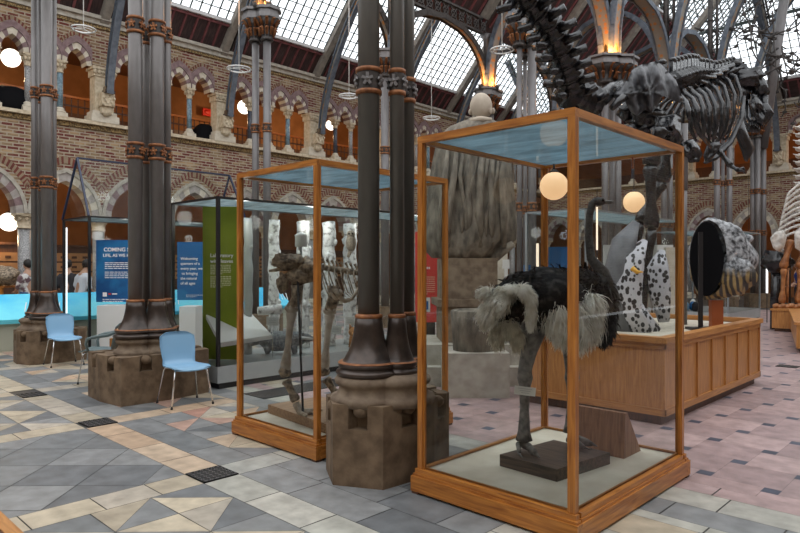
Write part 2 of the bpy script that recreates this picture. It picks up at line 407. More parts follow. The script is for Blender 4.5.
def bay_tri(x0, x1, y0, y1, pa, pb, n=5):
    sx, sy = (x1-x0)/n, (y1-y0)/max(1, round((y1-y0)/.4))
    for i in range(n):
        for j in range(round((y1-y0)/sy)):
            x, y = x0+i*sx, y0+j*sy; r = random.random()
            if (i+j) % 2: t1, t2 = [(x,y),(x+sx,y),(x,y+sy)], [(x+sx,y),(x+sx,y+sy),(x,y+sy)]
            else: t1, t2 = [(x,y),(x+sx,y),(x+sx,y+sy)], [(x,y),(x+sx,y+sy),(x,y+sy)]
            tile(t1, pa if r < .7 else pb); tile(t2, pb if r < .8 else pa)
def bay_mix(x0, x1, y0, y1):
    y = y0
    while y < y1-.05:
        e = min(y+.34, y1); strip_x(x0, x1, y, e, random.choice([BUFF, GREY, PALE, GREY]), .6); y = e
for n, x in enumerate(XS):                 # strips along Y between bays, grates at their crossings
    for m, yy in enumerate((Y0, Y0-P, Y0-2*P, Y0-3*P)):
        if m == 0: GR.append((x+.15, yy+.15))
        strip_y(x, x+.30, yy-P+.3, yy, BUFF, .42)
    for m, yy in enumerate((Y0, Y0-P, Y0-2*P, Y0-3*P)):
        strip_x(x+.30, x+P, yy, yy+.30, PALE if x > -5 else PEACH if x > -9 and m == 0 and x+.3 > -7.1 else BUFF, .55)
        k = (n+m) % 3
        b = (x+.30, x+P, yy-P+.3, yy)
        if abs(x+7.0) < .1 and m == 0: bay_diamond(*b, GREY)
        elif k == 0 or x > -5: bay_tri(*b, BUFF, GREY)
        elif k == 1: bay_mix(*b)
        else: bay_diamond(*b, GREY+BUFF)
# fourth of the strips: between Y .3 rows and the pier row
for n, x in enumerate(XS):
    pal = PALE if x > -5 else PEACH if x > -7.5 else BUFF
    strip_y(x, x+.30, Y0+.3, 4.18, pal, .53)
    strip_x(x+.30, x+P, Y0+.3, Y0+.63, GREY, .7)
    (bay_tri if x < -4.8 else bay_mix)(*((x+.30, x+P, Y0+.63, 4.18) + ((PEACH+ROSE+GREY, GREY+BUFF) if x < -4.8 else ())))
strip_x(XS[-1], XS[0]+P, 4.18, 4.475, GREY, .32 if False else .62)
strip_x(XS[-1], XS[0]+P, 4.475, 4.78, PALE, .62)
strip_x(XS[-1], XS[0]+P, 4.78, 4.98, PINK, .8)
BLUE = [(.075,.085,.12),(.06,.07,.105)]
ax_, ay_, bs = .105, .485, .115            # pythagorean tiling: large pink flags with small blue squares
for i in range(-70, 40):
    for j in range(-55, 60):
        x = -1.27+i*ax_+j*ay_; y = 5.165+i*ay_-j*ax_
        if not (-20.3 < x < 1.2 and 4.3 < y < 33.6): continue
        B = [(x-bs/2,y-bs/2),(x+bs/2,y-bs/2),(x+bs/2,y+bs/2),(x-bs/2,y+bs/2)]
        big = [(x+bs/2, y-bs/2),(x+bs/2+.0+ (ay_-bs)*1.0, y-bs/2),(x+bs/2+(ay_-bs), y-bs/2+ay_-ax_),(x+bs/2, y-bs/2+ay_-ax_)]
        pk = PINK if x > -7.3 else BUFF+GREY+PINK
        L = ay_-ax_+ .0
        big = [(x+ax_/2, y-ax_/2), (x+ax_/2+ay_, y-ax_/2), (x+ax_/2+ay_, y-ax_/2+ay_), (x+ax_/2, y-ax_/2+ay_)]
        big = clip(big, -20.4, 1.6, 4.98, 33.65)
        if big: tile([(p[0], p[1]) for p in big], pk, gap=.001)
        B = clip(B, -20.4, 1.6, 4.98, 33.65)
        if B: tile(B, BLUE, gap=.001, z=.0012)
m, nt, b = nmat('flagstone'); b.inputs['Roughness'].default_value = .5
at = N(nt, 'ShaderNodeAttribute', attribute_name='Col'); co = objco(nt)
n1 = N(nt, 'ShaderNodeTexNoise'); n1.inputs['Scale'].default_value = 7; n1.inputs['Detail'].default_value = 8; nt.links.new(co, n1.inputs['Vector'])
mx = N(nt, 'ShaderNodeMix', data_type='RGBA', blend_type='MULTIPLY'); mx.inputs[0].default_value = 1
nt.links.new(at.outputs[0], mx.inputs[6]); nt.links.new(ramp(nt, n1.outputs[0], [(.3,(.74,.74,.74)), (.7,(1.2,1.2,1.2))]), mx.inputs[7])
nt.links.new(mx.outputs[2], b.inputs['Base Color'])
mr = N(nt, 'ShaderNodeMapRange'); mr.inputs[3].default_value = .38; mr.inputs[4].default_value = .6; nt.links.new(n1.outputs[0], mr.inputs[0]); nt.links.new(mr.outputs[0], b.inputs['Roughness'])
struct(fl, 'floor', ['flagstone'])
# grates: pierced iron squares let into the floor
def grate(x, y, sx, sy, label, grp):
    g = MB()
    w = .012
    g.bb(x-sx/2, x+sx/2, y-sy/2, y-sy/2+w, .001, .008); g.bb(x-sx/2, x+sx/2, y+sy/2-w, y+sy/2, .001, .008)
    g.bb(x-sx/2, x-sx/2+w, y-sy/2, y+sy/2, .001, .008); g.bb(x+sx/2-w, x+sx/2, y-sy/2, y+sy/2, .001, .008)
    g.bb(x-sx/2, x+sx/2, y-sy/2, y+sy/2, .0005, .003)
    g.cur = 1; nx = max(2, round(sx/.05)); ny = max(2, round(sy/.05))
    for i in range(nx):
        for j in range(ny):
            cx, cy = x-sx/2+(i+.5)*sx/nx, y-sy/2+(j+.5)*sy/ny; s = .018
            g.bar((cx-s, cy-s*.2, .006), (cx+s, cy+s*.2, .006), .006, .004) ; g.bar((cx-s*.2, cy+s, .006), (cx+s*.2, cy-s, .006), .006, .004)
    return tag(g.build('floor_grate', ['grate', 'iron_grey']), label, 'floor grate', grp)
mat('grate_line', (.05,.055,.06), None, .5)
grate(-4.51, 2.56, .29, .29, 'square pierced black iron floor grate nearest the camera at the crossing of buff strips', 'square floor grates')
grate(-6.85, 2.585, .29, .29, 'square black iron floor grate just before the plinth the blue chair leans by', 'square floor grates')
grate(-8.92, 2.56, .29, .27, 'square black iron floor grate at the left edge of the picture', 'square floor grates')
grate(-6.83, 6.1, .46, 3.3, 'long dark pierced floor grate running behind the case with the tall bird skeleton', 'long floor grates')
grate(-2.66, 11.8, .30, .26, 'small dark floor grate in pink paving beyond the low oak display island', 'square floor grates')
# ---- generic arcade wall: mapper turns (u along wall, z, depth into wall) into world
def mapL(u, z, dp=0): return Vector((WX-dp, u, z))
def mapF(u, z, dp=0): return Vector((u, FY+dp, z))
def arch_pts(uc, w, s, a, n=9):
    h = a-s; R = (w*w+h*h)/(2*w); pts = []
    th = math.asin(min(1, h/R))
    for i in range(n+1):
        t = th*i/n; pts.append((uc-w+R-R*math.cos(t), s+R*math.sin(t)))
    return pts + [(2*uc-p[0], p[1]) for p in reversed(pts[:-1])]
def arch_bay(mb, M, u0, u1, uc, w, s, a, zb, zt, dp, flip=False):
    P_ = arch_pts(uc, w, s, a)
    Q = lambda *p: mb.quad(*(reversed(p) if flip else p))
    if uc-w-u0 > .001: Q(M(u0,zb), M(uc-w,zb), M(uc-w,zt), M(u0,zt))
    if u1-uc-w > .001: Q(M(uc+w,zb), M(u1,zb), M(u1,zt), M(uc+w,zt))
    for i in range(len(P_)-1):
        a_, b_ = P_[i], P_[i+1]
        Q(M(*a_), M(*b_), M(b_[0], zt), M(a_[0], zt))
        Q(M(*b_), M(*a_), M(a_[0],a_[1],dp), M(b_[0],b_[1],dp))
    for u in (uc-w, uc+w): Q(M(u,zb), M(u,s), M(u,s,dp), M(u,zb,dp))
def arch_ring(M, uc, w, s, a, r0, r1, out, dp, mats, nseg, lim=9):
    """alternating voussoirs between offsets r0 and r1 of the opening, standing out by `out`"""
    mb = MB(); h = a-s
    A = arch_pts(uc, w+r0, s, a+r0*1.25, nseg); B = arch_pts(uc, w+r1, s, a+r1*1.25, nseg)
    for i in range(len(A)-1):
        mb.cur = (min(i, len(A)-2-i)//1) % len(mats)
        a0, a1, b0, b1 = A[i], A[i+1], B[i], B[i+1]
        if max(abs(b0[0]-uc), abs(b1[0]-uc)) > lim+.02: b0 = (uc+max(-lim,min(lim,b0[0]-uc)), b0[1]); b1 = (uc+max(-lim,min(lim,b1[0]-uc)), b1[1])
        if abs((a0[0]+a1[0])/2-uc) > lim: continue
        mb.quad(M(*a0,-out), M(*a1,-out), M(*b1,-out), M(*b0,-out))
        mb.quad(M(*b0,-out), M(*b1,-out), M(*b1,.05), M(*b0,.05))
        mb.quad(M(*a1,-out), M(*a0,-out), M(*a0,dp), M(*a1,dp))
    for a0, b0 in ((A[0],B[0]),(A[-1],B[-1])):
        if abs(b0[0]-uc) > lim: b0 = (uc+max(-lim,min(lim,b0[0]-uc)), b0[1])
        mb.quad(M(*a0,-out), M(*b0,-out), M(*b0,.05), M(*a0,.05))
    return mb
TR = [0]
def trim(mb, mats): TR[0] += 1; return struct(mb, 'trim_%d' % TR[0], mats)
LZ = 5.85                                   # underside of the ledge
def wall(name, M, u0, u1, bays, brickm, flip):
    """bays: list of pier centres"""
    w = MB(); w.cur = 0
    P0 = bays
    # lower storey: two arches a bay ; upper storey: four
    for i in range(len(P0)-1):
        p, q = P0[i], P0[i+1]; half = (q-p)/2
        for k in range(2):
            a0 = p+k*half-.05; uc = a0+half/2
            arch_bay(w, M, a0, a0+half, uc, .78, 3.15, 4.22, 0 if False else 3.15, LZ, .5, flip)
            # wall carried on round columns: below the spring only a slim backing pier
        aw = (q-p-.70)/4
        for k in range(4):
            a0 = p+.35+k*aw
            arch_bay(w, M, a0-(.35 if k == 0 else 0), a0+aw+(.35 if k == 3 else 0), a0+aw/2, aw/2-.13, 7.78, 8.26, 7.78, 9.02, .4, flip)
    # ledge parapet band, cornice
    struct(w, name, [brickm])
    t = MB()
    def band(z0, z1, out, m, back=.5):
        t.cur = m; t.smooth = False
        t.quad(M(u0,z0,-out), M(u1,z0,-out), M(u1,z1,-out), M(u0,z1,-out)); t.quad(M(u0,z1,-out), M(u1,z1,-out), M(u1,z1,back), M(u0,z1,back)); t.quad(M(u0,z0,back), M(u1,z0,back), M(u1,z0,-out), M(u0,z0,-out))
    band(5.84, 5.98, .06, 1); band(5.98, 6.08, .18, 0); band(9.0, 9.10, .05, 1); band(9.10, 9.25, .10, 2); band(9.25, 9.36, .20, 2)
    trim(t, ['stone', 'gold_frieze', 'stone_grey'])
    for i in range(len(P0)-1):
        p, q = P0[i], P0[i+1]; half = (q-p)/2; aw = (q-p-.70)/4
        for k in range(2):
            uc = p+k*half-.05+half/2
            trim(arch_ring(M, uc, .75, 3.15, 4.19, 0, .20, .03, .5, ['cream_stone','grey_band'], 7), ['grey_band','mauve_stone'] if k%2==0 else ['grey_band','cream_stone'])
            trim(arch_ring(M, uc, .75, 3.15, 4.19, .20, .30, .07, .1, ['x'], 7, half/2), ['stone_grey'])
            r = arch_ring(M, uc, .75, 3.15, 4.19, .42, .60, .012, .0, [1,2], 34, half/2-.01); trim(r, ['brickred', 'brickbuff'])
        for k in range(4):
            uc = p+.35+k*aw+aw/2
            trim(arch_ring(M, uc, aw/2-.13, 7.78, 8.26, -.02, .15, .03, .4, [1,2], 5), ['cream_stone','mauve_stone'])
            trim(arch_ring(M, uc, aw/2-.13, 7.78, 8.26, .13, .29, .07, .1, [1], 6, aw/2+.0), ['mauve_stone'])
            trim(arch_ring(M, uc, aw/2-.13, 7.78, 8.26, .31, .40, .012, 0, [1,2], 22, aw/2-.005), ['brickred','brickbuff'])
mat('brickred', (.12,.03,.022), (.17,.045,.03), .9, scale=5); mat('brickbuff', (.22,.165,.11), (.28,.21,.14), .9, scale=5); mat('orange_rail', (.55,.16,.03), None, .4); mat('mortar', (.36,.33,.28), None, .9)
PL = [-.55+4.16*k for k in range(0, 9)]     # pier centres on the left wall: ... 3.61 7.77 11.93 16.09 ...
PL = [PL[k]+.12 for k in range(9)]
PF = [WX+.1+4.16*k for k in range(0, 6)]
wall('wall_left', mapL, PL[0], FY, PL + [FY+.0] if PL[-1] < FY-1 else PL, 'brick_left', False)
wall('wall_far', mapF, WX, PF[-1], PF, 'brick_far', False)
# corridor behind the arches: back walls, gallery floor, gallery ceiling
t = MB(); t.bb(-25.2,-25.0,-6,40,0,9.4); t.cur = 1; t.bb(-25.0,-24.9,-6,38,5.84,7.25); struct(t, 'wall_corridor_left', ['orange_wall','dark_wood'])
t = MB(); t.bb(-25.2,2,FY+4.5,FY+4.7,0,9.4); t.cur = 1; t.bb(-25.2,2,FY+4.4,FY+4.5,5.84,7.25); struct(t, 'wall_corridor_far', ['orange_wall','dark_wood'])
t = MB(); t.bb(-25,WX-.5,-6,FY+4.5,5.5,5.84); t.bb(WX-.5,2,FY+.5,FY+4.5,5.5,5.84); t.cur = 1; t.bb(-25,WX-.4,-6,FY+4.5,9.05,9.3); t.bb(WX-.4,2,FY+.4,FY+4.5,9.05,9.3); struct(t, 'ceiling_gallery', ['tan_wall','dark_wood'])
# ---- colonnettes
def column(name, label, cat, prof_base, r, z0, z1, zc, capw, shaft_m, square):
    t = thing(name, label, cat, (0,0,0))
    b = MB(); b.box((0,0,z0+.07),(square,square,.14)); b.lathe([(r*1.9,z0+.14),(r*2,z0+.19),(r*1.3,z0+.24),(r*1.5,z0+.27),(r,z0+.31)], seg=14); b.build('base', 'cream_stone', t)
    s = MB(); s.lathe([(r,z0+.30),(r,z1)], seg=14); s.build('shaft', shaft_m, t)
    c = MB(); c.lathe([(r*1.25,z1),(r*1.25,z1+.03),(r*1.05,z1+.05),(capw*.42,zc-.10),(capw*.56,zc-.08),(capw*.5,zc-.05)], seg=12)
    for i in range(8):
        a = i*PI/4; c.ell((math.cos(a)*capw*.40, math.sin(a)*capw*.40, zc-.15),(.05,.05,.07), seg=6, rings=4)
    c.box((0,0,zc-.025),(capw,capw,.05)); c.build('capital', 'stone', t)
    return t
ORD = 'first second third fourth fifth sixth seventh eighth ninth tenth eleventh twelfth thirteenth fourteenth fifteenth sixteenth seventeenth eighteenth nineteenth twentieth'.split()+['twenty-'+q for q in 'first second third fourth fifth sixth seventh eighth ninth'.split()]
shades = ['blue_marble','dark_marble','grey_marble']
bays_seen = {0:0,1:1,2:2,3:3}
protoU = {}
ordw = ['first','second','third','fourth','fifth','sixth','seventh','eighth','ninth','tenth','eleventh','twelfth']
def placecols():
    for side, M, PP in (('left', mapL, PL), ('far', mapF, PF)):
        cnt = -1
        for i in range(len(PP)-1):
            p, q = PP[i], PP[i+1]; aw = (q-p-.70)/4
            for k in range(1, 4):
                key = (i*3+k) % 3; u = p+.35+k*aw; pos = M(u, 0, .12)
                if side == 'left' and (u < 4.3 or u > 31): continue
                if side == 'far' and u < -16: continue
                lab = {0:'slim pale blue', 1:'slim near-black', 2:'slim speckled grey'}[key]
                cnt += 1; label = ('%s marble upper gallery column, %s ' % (lab, ORD[cnt])) + ('from the left along the left wall' if side == 'left' else 'from the corner along the far wall')
                grp = '%s marble gallery columns, %s wall' % (lab, side)
                if key not in protoU:
                    protoU[key] = column('gallery_column', label, 'column', None, .085, 6.08, 7.42, 7.78, .34, shades[key], .34); o = protoU[key]; o.location = pos; o['group'] = grp
                else: o = dup(protoU[key], pos, None, label, grp)
placecols()
proto = None
for side, M, PP in (('left', mapL, PL), ('far', mapF, PF)):
    cnt = -1
    for i in range(len(PP)-1):
        p, q = PP[i], PP[i+1]; half = (q-p)/2
        for k in range(2):
            u = p+k*half-.05; pos = M(u, 0, .25)
            if side == 'left' and u < 3: continue
            cnt += 1; label = ('stout speckled grey ground floor column, %s ' % ORD[cnt]) + ('from the left along the left wall' if side == 'left' else 'from the corner along the far wall')
            if proto is None:
                proto = column('arcade_column', label, 'column', None, .17, 0, 2.72, 3.15, .56, 'grey_marble', .55); proto.location = pos; proto['group'] = 'ground floor columns, %s wall' % side
            else: dup(proto, pos, None, label, 'ground floor columns, %s wall' % side)
# gallery wall piers with carved corbel
def gpier():
    t = thing('gallery_pier', 'pale stone pier', 'pier')
    b = MB(); b.bb(-.30,.30,-.42,.42,6.08,6.3); b.bb(-.26,.26,-.36,.36,6.3,6.42); b.build('base','cream_stone',t)
    b = MB(); b.bb(-.2,.2,-.29,.29,6.42,7.5); b.build('shaft','stone',t)
    b = MB(); b.bb(-.24,.24,-.33,.33,7.5,7.56); b.bb(-.28,.30,-.38,.38,7.70,7.78); 
    for i in range(6): b.ell((.25,-.30+i*.12,7.63),(.06,.07,.08),seg=6,rings=4)
    b.bb(-.24,.24,-.33,.33,7.56,7.7); b.build('capital','stone',t)
    b = MB(); b.prism([(.2,-.2),(.5,-.2),(.56,0),(.5,.2),(.2,.2)],6.55,6.95); b.prism([(.2,-.16),(.42,-.16),(.48,0),(.42,.16),(.2,.16)],6.35,6.55,1.0); b.ell((.33,0,6.38),(.16,.15,.12),seg=8,rings=5)
    for i in range(9): b.ell((.53,-.17+.042*i,6.6+.28*((i*5)%7)/7),(.05,.045,.06),seg=6,rings=4)
    b.build('corbel','stone',t)
    return t
proto = None
for side, M, PP, rz in (('left', mapL, PL, 0), ('far', mapF, PF, -PI/2)):
    cnt = -1
    for i, p in enumerate(PP[:-1]):
        if side == 'left' and p < 3: continue
        cnt += 1; label = ('pale stone gallery pier with carved corbel, %s ' % ORD[cnt]) + ('from the left along the left wall' if side == 'left' else 'from the corner along the far wall')
        grp = 'stone gallery piers, %s wall' % side
        if proto is None: proto = gpier(); proto['label'] = label; proto['group'] = grp; proto.location = M(p,0,.1)
        else: dup(proto, M(p,0,.1), rz, label, grp)
# ---- iron ribs springing from corbels
def wall_rib():
    t = thing('iron_rib', 'curved iron roof rib', 'roof rib')
    pts = []
    for i in range(15):
        a = i/14; z = 6.95+6.1*a; x = .45+.12*(z-6.95)+.075*(z-6.95)**2; pts.append(Vector((x,0,z)))
    for nm, off, r, m in (('flange', -.10, (.05,.16), 'rib_blue'), ('flange', .10, (.05,.16), 'rib_blue')):
        b = MB(); 
        for i in range(14): 
            p, q = pts[i], pts[i+1]; n = (q-p).normalized(); s = Vector((n.z,0,-n.x)); b.bar(p+s*off-n*.02, q+s*off+n*.02, .20, .035, up=s)
        b.build(nm, m, t)
    b = MB()
    for i in range(14):
        p, q = pts[i], pts[i+1]; n = (q-p).normalized(); s = Vector((n.z,0,-n.x)); b.bar(p-n*.02, q+n*.02, .05, .19, up=s)
    b.build('web', 'stencil', t)
    b = MB(); b.box((.42,0,6.98),(.26,.30,.08)); b.box((.42,.0,7.08),(.2,.24,.12)); b.build('shoe','iron_dark',t)
    return t
rib = wall_rib(); first = True
for side, M, PP, rz in (('left', mapL, PL, 0), ('far', mapF, PF, -PI/2)):
    cnt = -1
    for i, p in enumerate(PP[:-1]):
        if side == 'left' and not 3 < p < 31: continue
        cnt += 1; label = ('curved blue-grey iron rib rising from a corbel, %s ' % ORD[cnt]) + ('from the left along the left wall' if side == 'left' else 'from the corner along the far wall'); grp = 'iron ribs of the %s wall' % side
        if first: rib.location = M(p,0,0); rib['label'] = label; rib['group'] = grp; first = False
        else: dup(rib, M(p,0,0), rz, label, grp)
# ---- roofs.  mapper R(u along, s inwards, lift) -> world
SL = 1.1
def aisle(Rm, u0, u1, s_end, rafters, wn, boards_to=.73, clipf=None):
    c = MB(); c.quad(Rm(u0,-.5), Rm(u1,-.5), Rm(u1,boards_to), Rm(u0,boards_to)); c.quad(Rm(u0,-.5,.08), Rm(u0,boards_to,.08), Rm(u1,boards_to,.08), Rm(u1,-.5,.08))
    struct(c, 'ceiling_%s' % wn, ['roof_board'])
    r = MB(); u = u0
    while u < u1: r.bar(Rm(u,-.3,-.04), Rm(u,boards_to,-.04), .06, .07, up=(0,0,1)); u += .42
    trim(r, ['roof_rib'])
    r = MB(); r.bar(Rm(u0,boards_to+.03,-.05), Rm(u1,boards_to+.03,-.05), .10, .10); r.cur = 1; r.bar(Rm(u0,boards_to-.06,-.05), Rm(u1,boards_to-.06,-.05), .05, .08); trim(r, ['roof_white','roof_rib'])
    g = MB(); g.quad(Rm(u0,boards_to+.05,.02), Rm(u1,boards_to+.05,.02), Rm(u1,s_end,.02), Rm(u0,s_end,.02)); struct(g, 'window_%s' % wn, ['sky_glass'])
    b = MB(); u = u0
    while u < u1: b.bar(Rm(u,boards_to,0), Rm(u,s_end,0), .035, .05); u += .335
    s = boards_to+.25
    while s < s_end: b.bar(Rm(u0,s,-.01), Rm(u1,s,-.01), .022, .03); s += .235
    for s in (boards_to+2.1, boards_to+4.3): b.bar(Rm(u0,s,-.08), Rm(u1,s,-.08), .09, .12)
    trim(b, ['bar_green'])
    for ru, u in enumerate(rafters):
        a = MB(); a.bar(Rm(u,-.1,-.14), Rm(u,s_end,-.14), .26, .22); a.cur = 1; a.bar(Rm(u+.25,-.1,-.10), Rm(u+.25,s_end,-.10), .06, .14)
        tag(a.build('roof_rafter', ['timber_grey','iron_dark']), 'broad grey-brown rafter, %s from the left, under the glazed roof %s' % (ORD[ru], {'1':'above the left wall','2':'above the far wall'}.get(wn,'rising beyond the lattice girder')), 'rafter', 'rafters over the %s' % {'1':'left wall','2':'far wall'}.get(wn,'nave'))
RL = lambda u, s, l=0: Vector((WX+s*.0+s, u, 9.36+SL*s+l))
RF = lambda u, s, l=0: Vector((u, FY-s, 9.36+SL*s+l))
aisle(RL, -1, FY, 4.1, [p for p in PL[1:]], '1')
aisle(RF, WX, 1.5, 7.0, PF[1:], '2')
XG = -12.4
RN = lambda u, s, l=0: Vector((XG+s, u, 10.0+SL*s+l))
aisle(RN, 12.0, FY, 6.6, [12.6,16.9,21.1,25.3,29.5], '3', 1.9)
# walls on the near sides of the court, behind the camera
t = MB(); t.bb(6.5,7.0,-9,FY+.5,0,9.4); struct(t,'wall_right',['brick_left'])
t = MB(); t.bb(-20.5,7.0,-9.5,-9,0,9.4); struct(t,'wall_near',['brick_far'])
t = MB(); t.bb(WX-.5,WX,-9,PL[0],0,9.4); struct(t,'wall_left_end',['brick_left'])
t = MB(); t.quad((-20.5,-9,-.01),(7,-9,-.01),(7,-5.9,-.01),(-20.5,-5.9,-.01)); struct(t,'floor_near',['stone_grey'])
t = MB(); t.bb(PF[-1],7,FY,FY+.5,0,9.4); struct(t,'wall_far_end',['brick_far'])
# lights: daylight
w = bpy.data.worlds.new('sky'); SC.world = w; w.use_nodes = True
bg = w.node_tree.nodes['Background']; bg.inputs[0].default_value = (.95,.975,1.0,1); bg.inputs[1].default_value = 1.75
def point(loc, col, e, r=.08, nm='warm_lamp'):
    l = bpy.data.lights.new(nm, 'POINT'); l.color = col; l.energy = e; l.shadow_soft_size = r
    o = bpy.data.objects.new(nm, l); COL.objects.link(o); o.location = loc; return o
# globe lamps in gallery and arcade
def globe(name, c, r, m, label, top, grp=None):
    t = thing(name, label, 'lamp', (c.x, c.y, c.z-r), 0, grp)
    g = MB(); g.ell(c, r, seg=24, rings=14); g.build('globe', m, t)
    k = MB(); k.lathe([(r*.3,c.z+r*.92),(r*.32,c.z+r*1.05),(.02,c.z+r*1.15)], (c.x,c.y,0), 12); k.tube([(c.x,c.y,c.z+r),(c.x,c.y,top)], .008, 6); k.build('hanging_rod', 'iron_dark', t)
    return t
def gp(px, py, X):                            # point on plane X = const seen at pixel
    r = (px-400)/F; d = X/(CT*r-ST); return C(px, py, d)
for px, py, X, r, lab, top in ((11,58,-21.8,.27,'glowing white globe lamp inside the leftmost upper gallery arch',9.05), (244.5,107,-21.8,.27,'glowing white globe lamp in the gallery arch beside the pair of slim iron shafts',9.05),
        (331,125,-21.8,.23,'glowing white globe lamp in the gallery just right of the curved iron rib',9.05), (9,222,-21.2,.27,'glowing white globe lamp low under the leftmost ground floor arch',5.5)):
    c = gp(px, py, X); globe('globe_lamp', c, r, 'lamp_globe', lab, top); point(c+Vector((-1.2,.0,-.2)), (1,.68,.36), 60)
for y in (9.8, 18.5, 23, 28): point((-22.6,y,8.2), (1,.55,.22), 40)
for y in (8.5, 14, 20, 26): point((-22.6,y,4.2), (1,.6,.3), 30)
for x in (-15,-10.5,-6,-2): point((x,FY+2,8.1), (1,.5,.18), 40); point((x,FY+2,4), (1,.55,.25), 22)
# gallery railing and shapes in the gallery
for y0, y1 in ((3.5,30.5),):
    t = thing('gallery_railing', 'orange-brown wooden railing running behind the upper gallery arches', 'railing', (-21.5,17,6.0))
    b = MB(); b.bar((-21.5,y0,6.98),(-21.5,y1,6.98),.10,.07); b.build('handrail','orange_rail',t)
    b = MB(); y = y0
    while y < y1: b.bar((-21.5,y,5.84),(-21.5,y,6.96),.03,.03, up=(1,0,0)); y += .2
    b.bar((-21.5,y0,6.7),(-21.5,y1,6.7),.03,.05); b.build('baluster_rail','dark_wood',t)
for px, py, s, lab in ((14,99,(.5,.9,.5),'dark domed exhibit in the leftmost gallery arch'), (206,136,(.4,.55,.45),'black rounded exhibit standing in the gallery left of a stone pier')):
    c = gp(px, py, -21.0); b = MB(); b.ell((c.x,c.y,5.84+s[2]),s, amp=.25, fr=3); b.ell((c.x,c.y+.5*s[1],5.84+s[2]*1.5),(s[0]*.5,s[1]*.5,s[2]*.4), amp=.2); b.build('draped_exhibit','black_matte').__setitem__('label', lab)
    COL.objects[-1]['category'] = 'exhibit'
c = gp(210,113,-24.6); b = MB(); b.box(c,(.1,.7,.3)); b.ell(c+Vector((.06,0,0)),(.06,.3,.12)); tag(b.build('wall_sign','red_stuff'),'small red glowing sign at the back of the upper gallery','sign')
# dark cabinets in the ground floor corridor
def cabinet(x, y0, y1, h, lab):
    t = thing('display_cabinet', lab, 'cabinet', (x,(y0+y1)/2,0))
    b = MB(); b.bb(x-.3,x+.3,y0,y1,0,h); b.bb(x-.35,x+.35,y0-.05,y1+.05,h,h+.08); b.build('carcass','dark_wood',t)
    n = int((y1-y0)/.55); 
    b = MB()
    for k in range(3):
        b2 = MB(); z = 1.15+k*.32
        b2.bb(x+.3,x+.33,y0+.05,y1-.05,z,z+.27); sh = b2.build('shelf_front','tan_wall',t)
        b3 = MB(); yy = y0+.15
        while yy < y1-.3: b3.bb(x+.33,x+.34,yy,yy+.16,z+.09,z+.17); yy += .34
        b3.build('label_card','dark_wood',sh)
    return t
cabinet(-22.9, 4.9, 6.3, 2.3, 'dark wooden cabinet behind the leftmost ground floor column')
cabinet(-22.9, 6.5, 10.5, 2.25, 'wide dark wooden specimen cabinet with tan rows under the second arch')
cabinet(-23.2, 11.0, 15, 2.3, 'dark wooden corridor cabinet mostly hidden behind the glass cases')
cabinet(-24.0, 15.6, 21, 2.3, 'long dark wooden corridor cabinet in the farthest arches of the left wall')
# ================================================================ IRON PIERS
def place_shaft(t, x, y, r, z0, z1, m, bell, bz, bands, top=None):
    near = m == 'iron_main'
    if bell:
        b = MB(); k = r/.085
        b.lathe([(.225*k,bz-.01),(.25*k,bz),(.258*k,bz+.018),(.25*k,bz+.036),(.225*k,bz+.042),(.222*k,bz+.055),(.238*k,bz+.065),(.24*k,bz+.083),(.225*k,bz+.095),(.208*k,bz+.10),(.195*k,bz+.12),(.165*k,bz+.17),(.142*k,bz+.225),(.125*k,bz+.29),(.113*k,bz+.36),(.107*k,bz+.43),(r*1.0,bz+.44)], (x,y,0), 32)
        o = b.build('bell_base','bronze_bell',t)
        b = MB(); b.lathe([(r*1.05,bz+.425),(r*1.28,bz+.435),(r*1.28,bz+.455),(r,bz+.465)], (x,y,0), 28); b.build('collar','rust_band',o); b = MB(); b.lathe([(.242*k,bz+.093),(.231*k,bz+.102),(.20*k,bz+.103)], (x,y,0), 32, cap=False); b.build('collar','rust_band',o)
    s = MB(); s.lathe([(r,z0),(r,z1)], (x,y,0), 28); sh = s.build('shaft', m, t)
    for z in bands:
        b = MB(); b.smooth = False
        for zz in (z-.085, z+.085): b.lathe([(r,zz-.02),(r*1.22,zz-.015),(r*1.22,zz+.015),(r,zz+.02)], (x,y,0), 26)
        b.cur = 1; b.lathe([(r*1.10,z-.07),(r*1.10,z+.07)], (x,y,0), 20, cap=False); b.cur = 2; n = max(4, round(2*PI*r*1.2/.12))
        for i in range(n):
            a = 2*PI*i/n+.4; cx, cy = x+math.cos(a)*r*1.22, y+math.sin(a)*r*1.22
            tn = Vector((-math.sin(a), math.cos(a), 0)); rd = Vector((math.cos(a), math.sin(a), 0))
            for q in range(5):
                f = 2*PI*q/5+PI/2; e = Vector((cx,cy,z)) + tn*math.cos(f)*.045 + Vector((0,0,math.sin(f)*.05)) ; b.bar((cx,cy,z), e, .022, .014, up=rd)
            b.ell((cx,cy,z), .018, seg=6, rings=4)
        b.build('band',['rust_band','iron_dark','iron_grey' if near else 'rust_band'],t)
